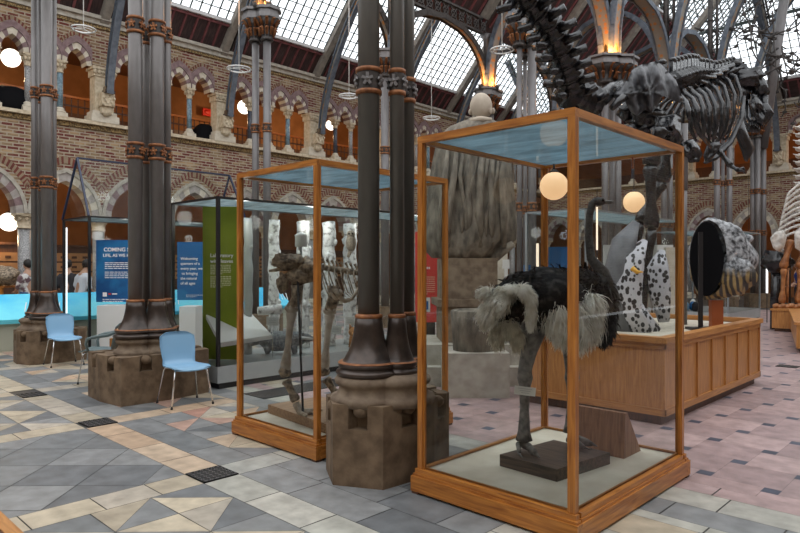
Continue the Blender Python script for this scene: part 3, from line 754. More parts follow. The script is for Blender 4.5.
def capital(t, x, y, w, z0=6.70, z1=7.40, scroll=True):
    b = MB(); b.lathe([(w*.25,z0),(w*.28,z0+.04),(w*.22,z0+.08),(w*.30,z1-.35),(w*.52,z1-.22)], (x,y,0), 14); c = b.build('capital','iron_dark',t)
    b = MB()
    for i in range(10):
        a = i*PI/5; 
        for k in range(2):
            rr = w*(.27+.06*k); b.tube([(x+math.cos(a)*rr,y+math.sin(a)*rr,z0+.12+.2*k),(x+math.cos(a)*rr*1.35,y+math.sin(a)*rr*1.35,z0+.28+.2*k),(x+math.cos(a)*rr*1.75,y+math.sin(a)*rr*1.75,z0+.24+.2*k)],[.03,.045,.012],6)
    b.build('iron_leaves','rust_band' ,c)
    b = MB(); b.prism([(x+w*.55*math.cos(a*PI/4+PI/8), y+w*.55*math.sin(a*PI/4+PI/8)) for a in range(8)], z1-.22, z1-.12); b.prism([(x+w*.6*math.cos(a*PI/4+PI/8), y+w*.6*math.sin(a*PI/4+PI/8)) for a in range(8)], z1-.04, z1+.02); b.prism([(x+w*.5*math.cos(a*PI/4+PI/8), y+w*.5*math.sin(a*PI/4+PI/8)) for a in range(8)], z1-.12, z1-.04)
    b.build('abacus','iron_grey',c)
def plinth(t, poly, zt, ns, cc, spread):
    """stone pedestal: solid body, upper course cut by notches, mouldings round the shafts"""
    b = MB(); zb = zt-.18; b.prism(poly, 0, zb)
    k = len(poly); cx = sum(p[0] for p in poly)/k; cy = sum(p[1] for p in poly)/k
    b.prism([(cx+(p[0]-cx)*.80, cy+(p[1]-cy)*.80) for p in poly], zb, zt-.01)
    for i in range(k):
        p, q = Vector(poly[i]), Vector(poly[(i+1)%k]); L = (q-p).length; c = Vector((cx,cy))
        a = .5-min(.075/L, .3); nin = lambda v: c+(v-c)*.78
        for s, e in ((0,a),(1-a,1)):
            u, v = p+(q-p)*s, p+(q-p)*e; b.prism([tuple(u),tuple(v),tuple(nin(v)),tuple(nin(u))], zb, zt)
        m_ = p+(q-p)*.5; n_ = (m_-c).normalized()
        mm = m_-n_*.045; b.ell((mm.x,mm.y,zt-.05),(.065,.065,.05), seg=8, rings=5)
    b.build('stone_plinth', 'plinth_stone', t)
    b = MB()
    for (x, y, r) in cc:
        R = r/.085
        b.lathe([(.36*spread,zt-.03),(.37*spread,zt+.01),(.355*spread,zt+.035),(.31*spread,zt+.05),(.29*spread,zt+.075),(.285*spread,zt+.10),(.30*spread,zt+.115),(.325*spread,zt+.13),(.33*spread,zt+.155),(.315*spread,zt+.175),(.28*spread,zt+.19),(.24*spread,zt+.20)], (x,y,0), 40)
    b.build('stone_moulding', 'plinth_worn', t)
def pier(label, shafts, poly, zt, bands, m='iron_main', spread=1.0, zbell=None, top=7.4):
    c = shafts[0]; t = thing('iron_pier', label, 'pier', (c[0],c[1],0), 0)
    plinth(t, poly, zt, 0, [(s[0],s[1],s[2]) for s in shafts[:2]], spread)
    bz = zt+.19
    for i, (x, y, r) in enumerate(shafts): place_shaft(t, x, y, r, bz+.1, 6.75, m, i < 3, bz, bands)
    x = sum(s[0] for s in shafts)/len(shafts); y = sum(s[1] for s in shafts)/len(shafts); capital(t, x, y, .9)
    return t
def S(px, d, r): v = C(px, 0, d); return (v.x, v.y, r)
hexa = [(-3.97,3.26),(-3.644,3.056),(-3.298,3.239),(-3.25,3.75),(-3.31,4.0),(-3.64,4.16),(-3.97,3.96)]
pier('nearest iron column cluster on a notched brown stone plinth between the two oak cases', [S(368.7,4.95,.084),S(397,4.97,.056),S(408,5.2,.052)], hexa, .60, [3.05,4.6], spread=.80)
pl2 = [(-8.35,3.03),(-7.46,3.05),(-7.42,3.12),(-7.42,3.5),(-7.5,3.6),(-7.5,4.15),(-7.7,4.25),(-8.2,4.25),(-8.38,4.1)]
pl2 = [(-8.35,3.03),(-7.9,3.0),(-7.42,3.06),(-7.40,3.62),(-7.48,4.2),(-7.95,4.3),(-8.38,4.2),(-8.42,3.6)]
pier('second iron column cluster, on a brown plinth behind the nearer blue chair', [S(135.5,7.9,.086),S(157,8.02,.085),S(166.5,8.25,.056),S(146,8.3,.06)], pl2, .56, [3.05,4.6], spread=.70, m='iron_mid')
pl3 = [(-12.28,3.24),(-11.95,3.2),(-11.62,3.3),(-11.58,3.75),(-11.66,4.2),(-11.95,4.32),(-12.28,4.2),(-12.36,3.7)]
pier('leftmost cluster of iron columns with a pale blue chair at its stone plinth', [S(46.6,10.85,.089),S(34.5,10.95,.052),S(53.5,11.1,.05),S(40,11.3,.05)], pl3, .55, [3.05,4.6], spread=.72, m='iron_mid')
def simple_pier(label, shafts, bands, capw, top=True, m='iron_grey'):
    x = sum(s[0] for s in shafts)/len(shafts); y = sum(s[1] for s in shafts)/len(shafts)
    t = thing('iron_pier', label, 'pier', (x,y,0))
    for q in shafts: place_shaft(t, q[0], q[1], q[2], .5, 6.75, m, False, .5, bands)
    b = MB(); b.prism([(x+.5*math.cos(a*PI/4+PI/8), y+.5*math.sin(a*PI/4+PI/8)) for a in range(8)], 0, .55); b.build('stone_plinth','plinth_stone',t)
    for q in (shafts if len(shafts) < 3 else shafts[:3]): capital(t, q[0], q[1], capw)
    return t
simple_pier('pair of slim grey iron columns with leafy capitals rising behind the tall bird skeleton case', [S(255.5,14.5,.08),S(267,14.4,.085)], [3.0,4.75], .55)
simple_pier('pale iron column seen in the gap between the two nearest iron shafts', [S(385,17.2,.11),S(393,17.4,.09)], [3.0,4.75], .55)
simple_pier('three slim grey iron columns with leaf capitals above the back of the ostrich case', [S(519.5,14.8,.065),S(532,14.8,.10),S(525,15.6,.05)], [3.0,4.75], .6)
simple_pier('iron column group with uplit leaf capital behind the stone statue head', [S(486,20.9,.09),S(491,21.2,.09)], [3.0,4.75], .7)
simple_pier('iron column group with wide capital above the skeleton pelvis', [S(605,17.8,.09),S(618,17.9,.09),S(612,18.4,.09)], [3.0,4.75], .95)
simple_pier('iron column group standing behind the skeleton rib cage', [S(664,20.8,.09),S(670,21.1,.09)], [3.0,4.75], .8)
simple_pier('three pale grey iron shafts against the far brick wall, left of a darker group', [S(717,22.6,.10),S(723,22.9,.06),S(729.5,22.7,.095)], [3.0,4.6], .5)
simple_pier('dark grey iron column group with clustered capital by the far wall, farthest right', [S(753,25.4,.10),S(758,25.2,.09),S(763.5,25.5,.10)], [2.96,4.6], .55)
# uplights on capitals
for q in ((259,14.2,12),(486,20.7,10),(497,20.8,10),(532,14.6,0),(606,17.4,10),(622,17.5,10)): pass
UPL = []
def uplight(px, d, z, e=26):
    v = C(px, 0, d); p = Vector((v.x, v.y, z)); b = MB(); b.lathe([(.05,z-.12),(.09,z+.02),(.08,z+.02)],(p.x,p.y,0),10)
    o = b.build('uplight','iron_dark'); tag(o, None, 'uplight', None); UPL.append((o, px)); point(p+Vector((0,0,.14)), (1,.40,.08), e, .05)
# ---- arches and girders of the court
def bow(M, h, z0, rise, wid, name, label, grp, mats=('rib_blue','stencil'), dark=False):
    """pointed arch between two piers; M(t, z) t in [-1,1]*h ; ribs with stencilled soffit"""
    t = thing(name, label, 'iron arch', M(0, z0), 0, grp)
    A = []
    for i in range(11):
        a = i/10*PI/2*.86; A.append((-h*(math.cos(a)-.215)/(1-.215) if False else -h*math.cos(a)**.9, z0+rise*math.sin(a)/math.sin(PI/2*.86)))
    A[-1] = (0, z0+rise*1.03)
    for sg in (1,-1):
        f = MB(); w = MB()
        for i in range(10):
            p, q = M(A[i][0]*sg*.985, A[i][1]), M(A[i+1][0]*sg*.985, A[i+1][1]); n = (q-p).normalized(); side = (M(1,0)-M(-1,0)).normalized().cross(Vector((0,0,1)))
            up = n.cross(side)
            w.bar(p-n*.01, q+n*.01, wid, .04, up=up)
            for k in (-1,1): f.bar(p+side*k*wid/2-n*.01, q+side*k*wid/2+n*.01, .045, .16, up=up)
        f.build('flange', 'iron_dark' if dark else 'rib_blue', t); w.build('soffit_plate', 'stencil', t)
    return t
def girder(X, y0, y1, z0, z1, label):
    t = thing('lattice_girder', label, 'girder', (X,(y0+y1)/2,z0))
    b = MB(); b.bar((X,y0,z0),(X,y1,z0),.12,.07); b.bar((X,y0,z1),(X,y1,z1),.12,.07); b.build('chord','iron_dark',t)
    b = MB(); y = y0; s = z1-z0
    while y < y1:
        b.bar((X,y,z0),(X,y+s*.8,z1),.035,.035,up=(1,0,0)); b.bar((X,y+s*.8,z0),(X,y,z1),.035,.035,up=(1,0,0)); 
        for k in range(8):
            a = k*PI/4; b.bar((X,y+s*.4+math.cos(a)*.12,(z0+z1)/2+math.sin(a)*.12),(X,y+s*.4+math.cos(a+PI/4)*.12,(z0+z1)/2+math.sin(a+PI/4)*.12),.04,.03,up=(1,0,0))
        y += s*.8
    b.build('lattice','iron_dark',t)
for j, y in enumerate((8.2,12.5,16.9,21.1)):
    n = (8.2,12.5,16.9,21.1,25.3)[j+1]; h = (n-y)/2
    bow(lambda t, z, yc=(y+n)/2: Vector((XG, yc+t, z)), h, 7.42, 1.65, .20, 'iron_arch', 'dark patterned iron arch under the lattice girder, %s from the left' % ('first','second','third','fourth')[j], 'arches under the lattice girder', dark=True)
    bow(lambda t, z, yc=(y+n)/2: Vector((-8.25, yc+t, z)), h, 7.42, 2.3, .38, 'iron_arch', 'wide patterned iron arch of the middle column row, %s from the left' % ('first','second','third','fourth')[j], 'arches of the middle column row')
for j, y in enumerate((12.5,16.9,21.1,25.3,29.5)):
    bow(lambda t, z, y=y: Vector((-10.3+t, y, z)), 2.0, 7.42, 2.9, .38, 'iron_arch', 'tall patterned iron cross arch joining two column rows, %s from the camera' % ('nearest','second','third','fourth','farthest')[j], 'cross arches between the column rows')
for j, y in enumerate((16.9,21.1,25.3,29.5)):
    bow(lambda t, z, y=y: Vector((-3.9+t, y, z)), 4.2, 7.42, 6.2, .42, 'nave_arch', 'great patterned iron arch high over the right half, %s from the camera' % ('nearest','second','third','farthest')[j], 'great arches over the nave')
girder(XG, 6, 16.6, 9.15, 9.62, 'dark pierced lattice girder crossing high between the columns')
for j, y in enumerate((12.5,16.9,21.1,25.3)):
    t = MB(); t.lathe([(.11,7.4),(.11,9.0),(.22,9.15)],(XG,y,0),12); tag(t.build('iron_post','iron_grey'), 'short upper iron post under the lattice girder, %s from the left' % ORD[j], 'iron post', 'posts under the girder')
    t = MB(); t.lathe([(.09,7.4),(.09,13)],(-8.25,y,0),12); t.lathe([(.05,7.4),(.05,13)],(-8.05,y+.12,0),8)
    for z in (8.4,9.6,10.8): t.lathe([(.05,z),(.14,z+.03),(.05,z+.06)],(-8.25,y,0),12)
    tag(t.build('iron_post','iron_dark'), 'tall dark iron post rising from the middle column row, %s from the left' % ORD[j], 'iron post', 'posts of the middle row')
for px, d, z in ((480.5,20.6,7.47),(497,20.7,7.47),(605,17.5,7.47),(624,17.6,7.47),(256,14.2,7.47),(268,14.2,7.47),(540,14.9,7.3)): uplight(px, d, z, 30)
LB = {480.5:'left of the two spotlights on the capital behind the statue',497:'right of the two spotlights on the capital behind the statue',605:'small spotlight at the left foot of the orange-lit arch',624:'small spotlight at the right foot of the orange-lit arch',256:'small spotlight on the left capital over the bird skeleton case',268:'small spotlight on the right capital over the bird skeleton case',540:'small spotlight beside the capital under the dark tail bones'}
for o, px in UPL: o['label'] = LB[px]
# leafy iron spandrel tracery seen against the bright roof, upper right
for (x0, y, sd, lab) in ((-6.0,25.3,1,'tangle of leafy iron tracery against the bright roof, left of the leaning strut'),(-2.2,27.0,2,'tangle of leafy iron tracery at the top right corner of the view'),(-7.0,30.5,3,'thin leafy iron tracery high beyond the skeleton')):
    b = MB(); rnd = random.Random(sd)
    for k in range(26):
        p = Vector((x0+rnd.uniform(-1.8,1.8), y+rnd.uniform(-.3,.3), rnd.uniform(8.2,13.2))); pts = [p]; a = rnd.uniform(0,2*PI)
        for q in range(7):
            a += rnd.uniform(-.8,.8); p = p+Vector((math.cos(a)*.28, rnd.uniform(-.03,.03), math.sin(a)*.28+.05)); pts.append(p)
            if q % 2: b.ell(p, (.10,.02,.07), seg=6, rings=4)
        b.tube(pts, .028, 5)
    tag(b.build('iron_tracery','iron_dark'), lab, 'ironwork')
t = MB(); p, q = C(763,148,25.5), C(785,-8,24.0); t.tube([p, (p+q)/2+Vector((0,0,0)), q], .17, 12); 
tag(t.build('iron_strut','iron_grey'), 'leaning grey iron strut rising from the rightmost column capital', 'iron strut')
# white hanging rings
ringL = ['thin white hanging ring light above the left gallery arches, leftmost','thin white hanging ring light left of the slim column pair','thin white hanging ring light just left of the nearest columns','faint white ring light right of the nearest columns','thin white ring light left of the dark tail bones']
for (px, py, d, R), lab in zip(((83.5,29,15.5,.27),(239,69,15,.27),(349,96,17,.26),(431.5,118,19,.25),(502,50,15,.27)), ringL):
    c = C(px,py,d); t = thing('ring_light', lab, 'light', c)
    b = MB(); b.tube([c+Vector((R*math.cos(a*PI/12),R*math.sin(a*PI/12),0)) for a in range(25)], .018, 6, cap=False); b.tube([c+Vector((R*.75*math.cos(a*PI/12),R*.75*math.sin(a*PI/12),-.03)) for a in range(25)], .010, 6, cap=False)
    for a in range(3): b.tube([c, c+Vector((R*math.cos(a*2.09),R*math.sin(a*2.09),0))], .008, 5)
    b.build('ring','white_paint',t); b = MB(); b.tube([c,c+Vector((0,0,4.2))], .012, 6); b.build('drop_rod','white_paint',t)
# ================================================================ OAK GLASS CASES
def oak_case(x0, x1, y0, y1, zt, label, zb=.155, pw=.045):
    t = thing('display_case', label, 'display case', ((x0+x1)/2,(y0+y1)/2,0))
    b = MB(); e = .035
    for nm, (a0,a1,b0,b1), m in (('front',(x0-e,x1+e,y0-e,y0+.03),'oak_x'),('back',(x0-e,x1+e,y1-.03,y1+e),'oak_x'),('left',(x0-e,x0+.03,y0+.03,y1-.03),'oak_y'),('right',(x1-.03,x1+e,y0+.03,y1-.03),'oak_y')):
        b = MB(); b.bb(a0,a1,b0,b1,.018,zb-.03)
        k = .012
        b.bb(a0+(k if nm!='right' else 0),a1-(k if nm!='left' else 0),b0+(k if nm!='back' else 0),b1-(k if nm!='front' else 0),zb-.03,zb-.012)
        k = .022
        b.bb(a0+(k if nm!='right' else 0),a1-(k if nm!='left' else 0),b0+(k if nm!='back' else 0),b1-(k if nm!='front' else 0),zb-.012,zb+.02)
        b.build('base_board', m, t)
    b = MB(); b.bb(x0+.02,x1-.02,y0+.02,y1-.02,zb-.03,zb+.01); b.build('case_floor','white_base',t)
    for x, y in ((x0,y0),(x1,y0),(x1,y1),(x0,y1)):
        b = MB(); b.bb(x-(.03 if x==x0 else -.03-.0)-.0 if False else x-.03, x+.03, y-.03, y+.03, 0, .018); b.build('foot','dark_wood',t)
        cx = x+(pw/2 if x==x0 else -pw/2); cy = y+(pw/2 if y==y0 else -pw/2)
        b = MB(); b.bb(cx-pw/2,cx+pw/2,cy-pw/2,cy+pw/2,zb+.02,zt-.052)
        sx = 1 if x==x0 else -1; sy = 1 if y==y0 else -1
        b.bb(cx+sx*pw/2,cx+sx*(pw/2+.010),cy-.012,cy+.012,zb+.02,zt-.052); b.bb(cx-.012,cx+.012,cy+sy*pw/2,cy+sy*(pw/2+.010),zb+.02,zt-.052)
        b.build('post','oak_z',t)
    for nm,(a0,a1,b0,b1),m in (('f',(x0,x1,y0,y0+pw),'oak_x'),('b',(x0,x1,y1-pw,y1),'oak_x'),('l',(x0,x0+pw,y0+pw,y1-pw),'oak_y'),('r',(x1-pw,x1,y0+pw,y1-pw),'oak_y')):
        b = MB(); b.bb(a0,a1,b0,b1,zt-.052,zt-.004)
        k=.006; b.bb(a0+k,a1-k,b0+k,b1-k,zt-.004,zt); b.build('top_rail',m,t)
        # bottom glazing bead in pale wood
        b = MB(); 
        if nm=='f': b.bb(a0+pw,a1-pw,y0+.028,y0+.04,zb+.02,zb+.032)
        if nm=='b': b.bb(a0+pw,a1-pw,y1-.04,y1-.028,zb+.02,zb+.032)
        if nm=='l': b.bb(x0+.028,x0+.04,y0+pw,y1-pw,zb+.02,zb+.032)
        if nm=='r': b.bb(x1-.04,x1-.028,y0+pw,y1-pw,zb+.02,zb+.032)
        b.build('glazing_bead','pale_oak_'+('x' if nm in 'fb' else 'y'),t)
    q = .025
    for P_ in (((x0+pw,y0+q),(x1-pw,y0+q)),((x0+pw,y1-q),(x1-pw,y1-q)),((x0+q,y0+pw),(x0+q,y1-pw)),((x1-q,y0+pw),(x1-q,y1-pw))):
        (a,c),(d,f) = P_; b = MB(); b.quad((a,c,zb+.02),(d,f,zb+.02),(d,f,zt-.052),(a,c,zt-.052)); b.build('glass_pane','case_glass',t)
    b = MB(); b.quad((x0+pw,y0+pw,zt-.025),(x1-pw,y0+pw,zt-.025),(x1-pw,y1-pw,zt-.025),(x0+pw,y1-pw,zt-.025)); b.build('glass_pane','case_top_glass',t)
    return t
OX0, OX1, OY0, OY1 = -3.085, -1.845, 3.375, 5.07
case_o = oak_case(OX0, OX1, OY0, OY1, 2.55, 'tall oak-framed glass case holding the mounted ostrich')
case_m = oak_case(-5.42, -4.19, 3.34, 5.05, 2.52, 'tall oak-framed glass case holding the headless bird skeleton on its board')
for hk,(x,y) in enumerate(((-2.95,4.95),(-2.2,4.95))):
    b = MB(); b.bar((x,y,2.42),(x,y,2.495),.012,.012); b.ell((x,y,2.41),.012,seg=8,rings=5); tag(b.build('case_hook','orange_post'),'tiny orange hook under the back rail of the ostrich case, %s one' % ('left','right')[hk],'hook','hooks in the ostrich case')
# ---------------------------------------------------------------- OSTRICH
zf = .165
ob = MB(); p = [G(499.7,466,zf), G(556.8,482,zf), G(610,464,zf)]; a, b_, c_ = [Vector((v.x,v.y,0)) for v in p]; d_ = a+c_-b_
ux = (a-b_).normalized(); uy = (c_-b_).normalized()
ob.prism([tuple(v[:2]) for v in (a,b_,c_,d_)], zf, zf+.085)
tag(ob.build('plinth_slab','dark_board'),'dark stained plank board under the feet of the ostrich','board')
zo = zf+.085
def feathers(name, parent, m, n, centres, L, W, droop, seed, flow=None, curl=.0, seg=3):
    """blades rooted on ellipsoids: (centre, radii, rot)"""
    rnd = random.Random(seed); mb = MB(); mb.smooth = False
    for k in range(n):
        c, r, fl_ = centres[k % len(centres)]
        u = Vector((rnd.gauss(0,1),rnd.gauss(0,1),rnd.gauss(0,1))).normalized(); p = Vector(c)+Vector((u.x*r[0],u.y*r[1],u.z*r[2]))
        nrm = Vector((u.x/r[0],u.y/r[1],u.z/r[2])).normalized(); f = Vector(fl_)
        d = (f - nrm*f.dot(nrm)*.75 + nrm*rnd.uniform(.15,.55) + Vector((rnd.gauss(0,1),rnd.gauss(0,1),rnd.gauss(0,1)))*.28).normalized()
        l = L*rnd.uniform(.6,1.25); w = W*rnd.uniform(.6,1.3); s = d.cross(nrm); s = s.normalized() if s.length > .01 else Vector((1,0,0))
        pts = []; q = p-nrm*.02; ax = s
        for i in range(seg+1):
            wi = w*(1-.75*abs(i/seg-.3)) if i < seg else w*.15
            pts.append((q-s*wi, q+s*wi)); q = q+d*(l/seg); d = (d+Vector((0,0,-droop))+nrm*(-curl)*(i+1)/seg+Vector((rnd.gauss(0,1),rnd.gauss(0,1),rnd.gauss(0,1)))*.12).normalized()
        for i in range(seg): mb.quad(pts[i][0],pts[i][1],pts[i+1][1],pts[i+1][0])
    return mb.build(name, m, parent, kind='stuff') if False else mb.build(name, m, parent)
# positions from the picture: tail/wing end nearer left, head side right
os_ = thing('ostrich','mounted ostrich with black body, white plumes and grey legs inside the oak glass case','ostrich',tuple(D(1.18,4.82,zo)))
def O(px,py,d): return C(px,py,d)
fL = G(524,452,zo); fR = G(571,444,zo)
dL = F*(H0-zo)/(452-266.5); dR = F*(H0-zo)/(446-266.5)
for (px, fpy, dd, sx) in ((524,452,dL,0),(571,444,dR,1)):
    b = MB(); x = px
    ankle = O(x+1,378,dd+.02); foot = O(x,fpy-12,dd); hip = O(x+9 if sx==0 else x-2,330,dd+.06); top = O(x+16 if sx==0 else x-6,295,dd+.10)
    b.tube([top,hip,(hip+ankle)/2+Vector((0,0,.02)),ankle+Vector((0,0,.06)),ankle,ankle-Vector((0,0,.06)),(ankle+foot)/2,foot+Vector((0,0,.06)),foot],[.13,.10,.060,.050,.058,.042,.034,.046,.062],14)
    b.build('leg','ostrich_skin',os_)
    for k, (dx, L, r) in enumerate(((.0,.155,.030),(-.075,.10,.020))):
        t0 = O(x,fpy-8,dd); dirn = D(.95,-.25,0).normalized() if sx else D(.35,-.8,0).normalized(); side = Vector((-dirn.y,dirn.x,0))
        q0 = Vector((t0.x,t0.y,zo+.055))+side*dx*.45; b = MB()
        b.tube([q0-dirn*.03,q0+dirn*L*.35+side*dx*.5,q0+dirn*L*.75+side*dx*.8-Vector((0,0,.02)),q0+dirn*L+side*dx-Vector((0,0,.03))],[r,r*1.05,r*.95,r*.55],10,flat=.85)
        b.tube([q0+dirn*L+side*dx-Vector((0,0,.028)),q0+dirn*(L+.04)+side*dx-Vector((0,0,.045))],[r*.45,.004],6)
        b.build('toe','ostrich_skin',os_)
bd = MB(); B1 = O(550,301,4.80)
Rz = Matrix.Rotation(math.radians(42),3,'Z')
bd.ell(O(548,298,4.80),(.27,.33,.23),Rz,24,14,amp=.12,fr=5); bd.ell(O(590,298,5.0),(.17,.24,.21),Rz,18,12,amp=.15); bd.ell(O(508,303,4.72),(.15,.17,.16),Rz,16,10,amp=.1)
bd.build('body','feather_black',os_)
fwd = D(-.92,-.4,-.15)
feathers('body_plumage',os_,'feather_black',8000,[(O(548,297,4.80),(.28,.30,.235),fwd),(O(527,296,4.74),(.22,.22,.19),fwd),(O(575,296,4.9),(.24,.24,.235),fwd),(O(600,305,5.02),(.13,.16,.24),D(.1,-.1,-1)),(O(572,322,4.85),(.2,.2,.14),fwd),(O(603,322,5.02),(.09,.13,.16),D(.1,-.1,-1))],.085,.009,.25,3,curl=.45)
feathers('wing_plume',os_,'feather_white',3600,[(O(503,296,4.52),(.085,.085,.07),D(-.8,-.1,-.5)),(O(497,304,4.52),(.11,.10,.10),D(-.7,-.2,-.8)),(O(488,314,4.54),(.09,.09,.10),D(-.6,-.1,-1)),(O(486,292,4.52),(.05,.05,.04),D(-1,0,-.1)),(O(512,290,4.5),(.10,.09,.05),D(-1,0,0))],.060,.0045,.42,5,curl=.55)
feathers('wing_plume',os_,'feather_white',2200,[(O(524,291,4.44),(.06,.06,.06),D(.6,-.3,-.6)),(O(531,302,4.44),(.05,.05,.09),D(.1,-.2,-1)),(O(531,316,4.46),(.05,.05,.09),D(-.2,-.2,-1))],.055,.0045,.42,6,curl=.55)
feathers('wing_plume',os_,'feather_white',4200,[(O(573,315,4.60),(.10,.08,.13),D(.05,-.2,-1)),(O(588,318,4.66),(.12,.08,.14),D(.1,-.2,-1)),(O(556,315,4.56),(.09,.07,.12),D(-.1,-.2,-1)),(O(575,330,4.6),(.12,.08,.12),D(0,-.2,-1)),(O(563,325,4.58),(.08,.07,.09),D(-.3,-.2,-1)),(O(590,303,4.66),(.10,.07,.08),D(.2,-.2,-1))],.12,.0045,.55,7,curl=.35)
feathers('tail_tuft',os_,'feather_grey',1400,[(O(498,334,4.62),(.07,.07,.09),D(-.2,-.2,-1)),(O(517,337,4.64),(.06,.06,.08),D(-.1,-.2,-1)),(O(508,326,4.62),(.09,.09,.07),D(0,0,-1))],.075,.005,.5,8,curl=.45)
nk = MB(); nk.tube([O(607,300,5.02),O(602,272,5.03),O(591,258,5.04),O(588.5,235,5.05),O(589.5,215,5.05),O(592,204,5.05),O(597,200.5,5.05)],[.10,.055,.036,.030,.028,.030,.032],14); nk.build('neck','ostrich_neck',os_)
hd = MB(); hc = O(599,201.5,5.05); ax = D(.93,.37,0); RH = Matrix.Rotation(math.atan2(ax.y,ax.x),3,'Z')
hd.ell(hc,(.058,.036,.036),RH,16,10); ho = hd.build('head','ostrich_neck',os_)
b = MB(); b.ell(hc+ax*.085+Vector((0,0,.002)),(.062,.026,.012),RH,12,6); b.ell(hc+ax*.075-Vector((0,0,.012)),(.055,.024,.008),RH,12,6); b.build('beak','ostrich_skin',ho)
for sg in (-1,1): b = MB(); b.ell(hc+Vector((-ax.y,ax.x,0))*sg*.032+Vector((0,0,.008))+ax*.012,.012,seg=10,rings=6); b.build('eye','black_matte',ho)
# specimen label on the leg
b = MB(); c = O(525,391,dL-.07); b.box(c,(.155,.004,.062),R=(Matrix.Rotation(math.radians(44),3,'Z')@Matrix.Rotation(.12,3,'Y'))); b.cur=1
for k in range(3): b.box(c+Vector((0,0,.016-.015*k))+D(0,-.004,0),(.10-.02*k,.002,.003),R=(Matrix.Rotation(math.radians(44),3,'Z')@Matrix.Rotation(.12,3,'Y')))
tag(b.build('specimen_label',['paper','grey_panel']),'small white paper label tied to the leg of the ostrich','label')
# wooden wedge box at the back right of the case
p1 = G(624,459,zf); p0 = p1+Vector((-.42,0,0)); pb = G(636,452,zf); v = p1-p0; v.z = 0; n_ = Vector((-v.y,v.x,0)).normalized()
b = MB(); dpt = .38
q = [p0, p1, p1+n_*dpt, p0+n_*dpt]
# side profile facing the camera: left taller block, right side sloping down
prof = [(0,0),(1,0),(.80,.34),(-.22,.34)]
fr = [p0, p1, p1+Vector((0,.02,.34)), p0+Vector((0,.02,.34))]; bk = [p0+Vector((0,.30,0)), p1+Vector((0,.30,0)), p1+Vector((0,.06,.34)), p0+Vector((0,.06,.34))]
nn = len(b.v); b.quad(*fr); b.quad(*reversed(bk)); 
for i in range(4): j=(i+1)%4; b.quad(fr[j],fr[i],bk[i],bk[j])
tag(b.build('wedge_box','wedge_wood'),'brown wooden wedge box with sloping end behind the ostrich in its case','box')
# ---------------------------------------------------------------- tall headless bird skeleton
t = thing('bird_skeleton','tall headless bird skeleton with long brown leg bones on a wooden board','skeleton',tuple(D(-.45,6.0,.25)))
zm = .165
b = MB(); a = G(268,413,zm); c2 = G(335,437,zm); v = c2-a; v.z=0; n_ = Vector((-v.y,v.x,0)).normalized()
b.prism([tuple(w[:2]) for w in (a,a+v*1.12,a+v*1.12+n_*.62,a+n_*.62)], zm, zm+.085); tag(b.build('plinth_slab','moa_board'),'pale wooden board under the feet of the tall bird skeleton','board')
dm = 5.95
def M_(px,py,d=dm): return C(px,py,d)
def bone(mb, a, b_, r, k=1.6, seg=10):
    a, b_ = Vector(a), Vector(b_); mb.tube([a,a+(b_-a)*.08,a+(b_-a)*.22,a+(b_-a)*.6,a+(b_-a)*.88,b_],[r*k*.7,r*k,r*1.05,r*.9,r*k,r*k*.8],seg)
zt_ = zm+.085
ft = G(297,408,zt_)
for (pp, d) in (([(297,298),(292,318),(285,372),(286,380),(296,404)],5.95),([(333,298),(330,320),(324,371),(326,378),(338,400)],6.25)):
    hip, kn, an, an2, fo = [C(x,y,d) for x,y in pp]
    b = MB(); bone(b,kn+Vector((0,0,.08)),an,.032); b.ell(kn+Vector((0,0,.09)),(.07,.06,.05),amp=.3); b.build('shin_bone','bone_pale',t)
    b = MB(); b.tube([hip+Vector((0,0,.12)),hip,kn+Vector((0,0,.09))],[.06,.05,.06],10); b.build('thigh_bone','bone_dark',t)
    b = MB(); b.ell(an,(.06,.055,.05),amp=.3,fr=6); bone(b,an2,fo+Vector((0,0,.03)),.036,1.4); b.build('foot_bone','bone_dark',t)
    fz = Vector((fo.x,fo.y,zt_+.02))
    for k,(ux_,uy_) in enumerate(((.9,-.3),(.55,-.75),(1.0,.25))):
        b = MB(); e = D(ux_,uy_,0)*.24; b.tube([fo,fz+e*.3,fz+e*.6,fz+e],[.035,.024,.02,.008],8); 
        for q in (.3,.6,.85): b.ell(fz+e*q,(.026,.026,.02),seg=8,rings=5)
        b.build('toe_bone','bone',t)
b = MB(); b.ell(M_(288,262),(.15,.10,.07),Matrix.Rotation(math.radians(44),3,'Z'),18,10,amp=.6,fr=6); b.ell(M_(300,276),(.13,.08,.07),Matrix.Rotation(math.radians(44),3,'Z'),18,10,amp=.7,fr=7); b.ell(M_(283,283),(.06,.05,.09),None,14,10,amp=.5); b.ell(M_(310,268),(.15,.09,.09),None,14,10,amp=.6,fr=5)
b.tube([M_(269,271),M_(276,270),M_(288,266)],[.012,.018,.03],8); b.tube([M_(290,256),M_(300,258),M_(312,275)],[.02,.03,.02],8); b.build('pelvis','bone_dark',t)
for k in range(12):
    x = 306+k*4.6; y = 262+abs(k-4)*.3+k*.4; b = MB(); c = M_(x,y+4,5.98+.035*k); b.ell(c,(.034,.034,.032),amp=.3,fr=5,seg=9,rings=6); b.tube([c,c+Vector((0,0,.045)),c+D(-.02,0,.085)],[.012,.010,.015],5); b.build('vertebra','bone_dark',t)
for k in range(7):
    x = 322+k*6.2; d = 6.05+.05*k; 
    for sd in (-.1,.1):
        b = MB(); b.tube([C(x,269,d),C(x+2,280,d)+D(0,sd,0),C(x+6,291+k*.5,d)+D(0,sd*1.2,0),C(x+11,300-k,d)+D(0,sd,0)],[.010,.009,.008,.004],5,flat=.6); b.build('rib','bone_dark',t)
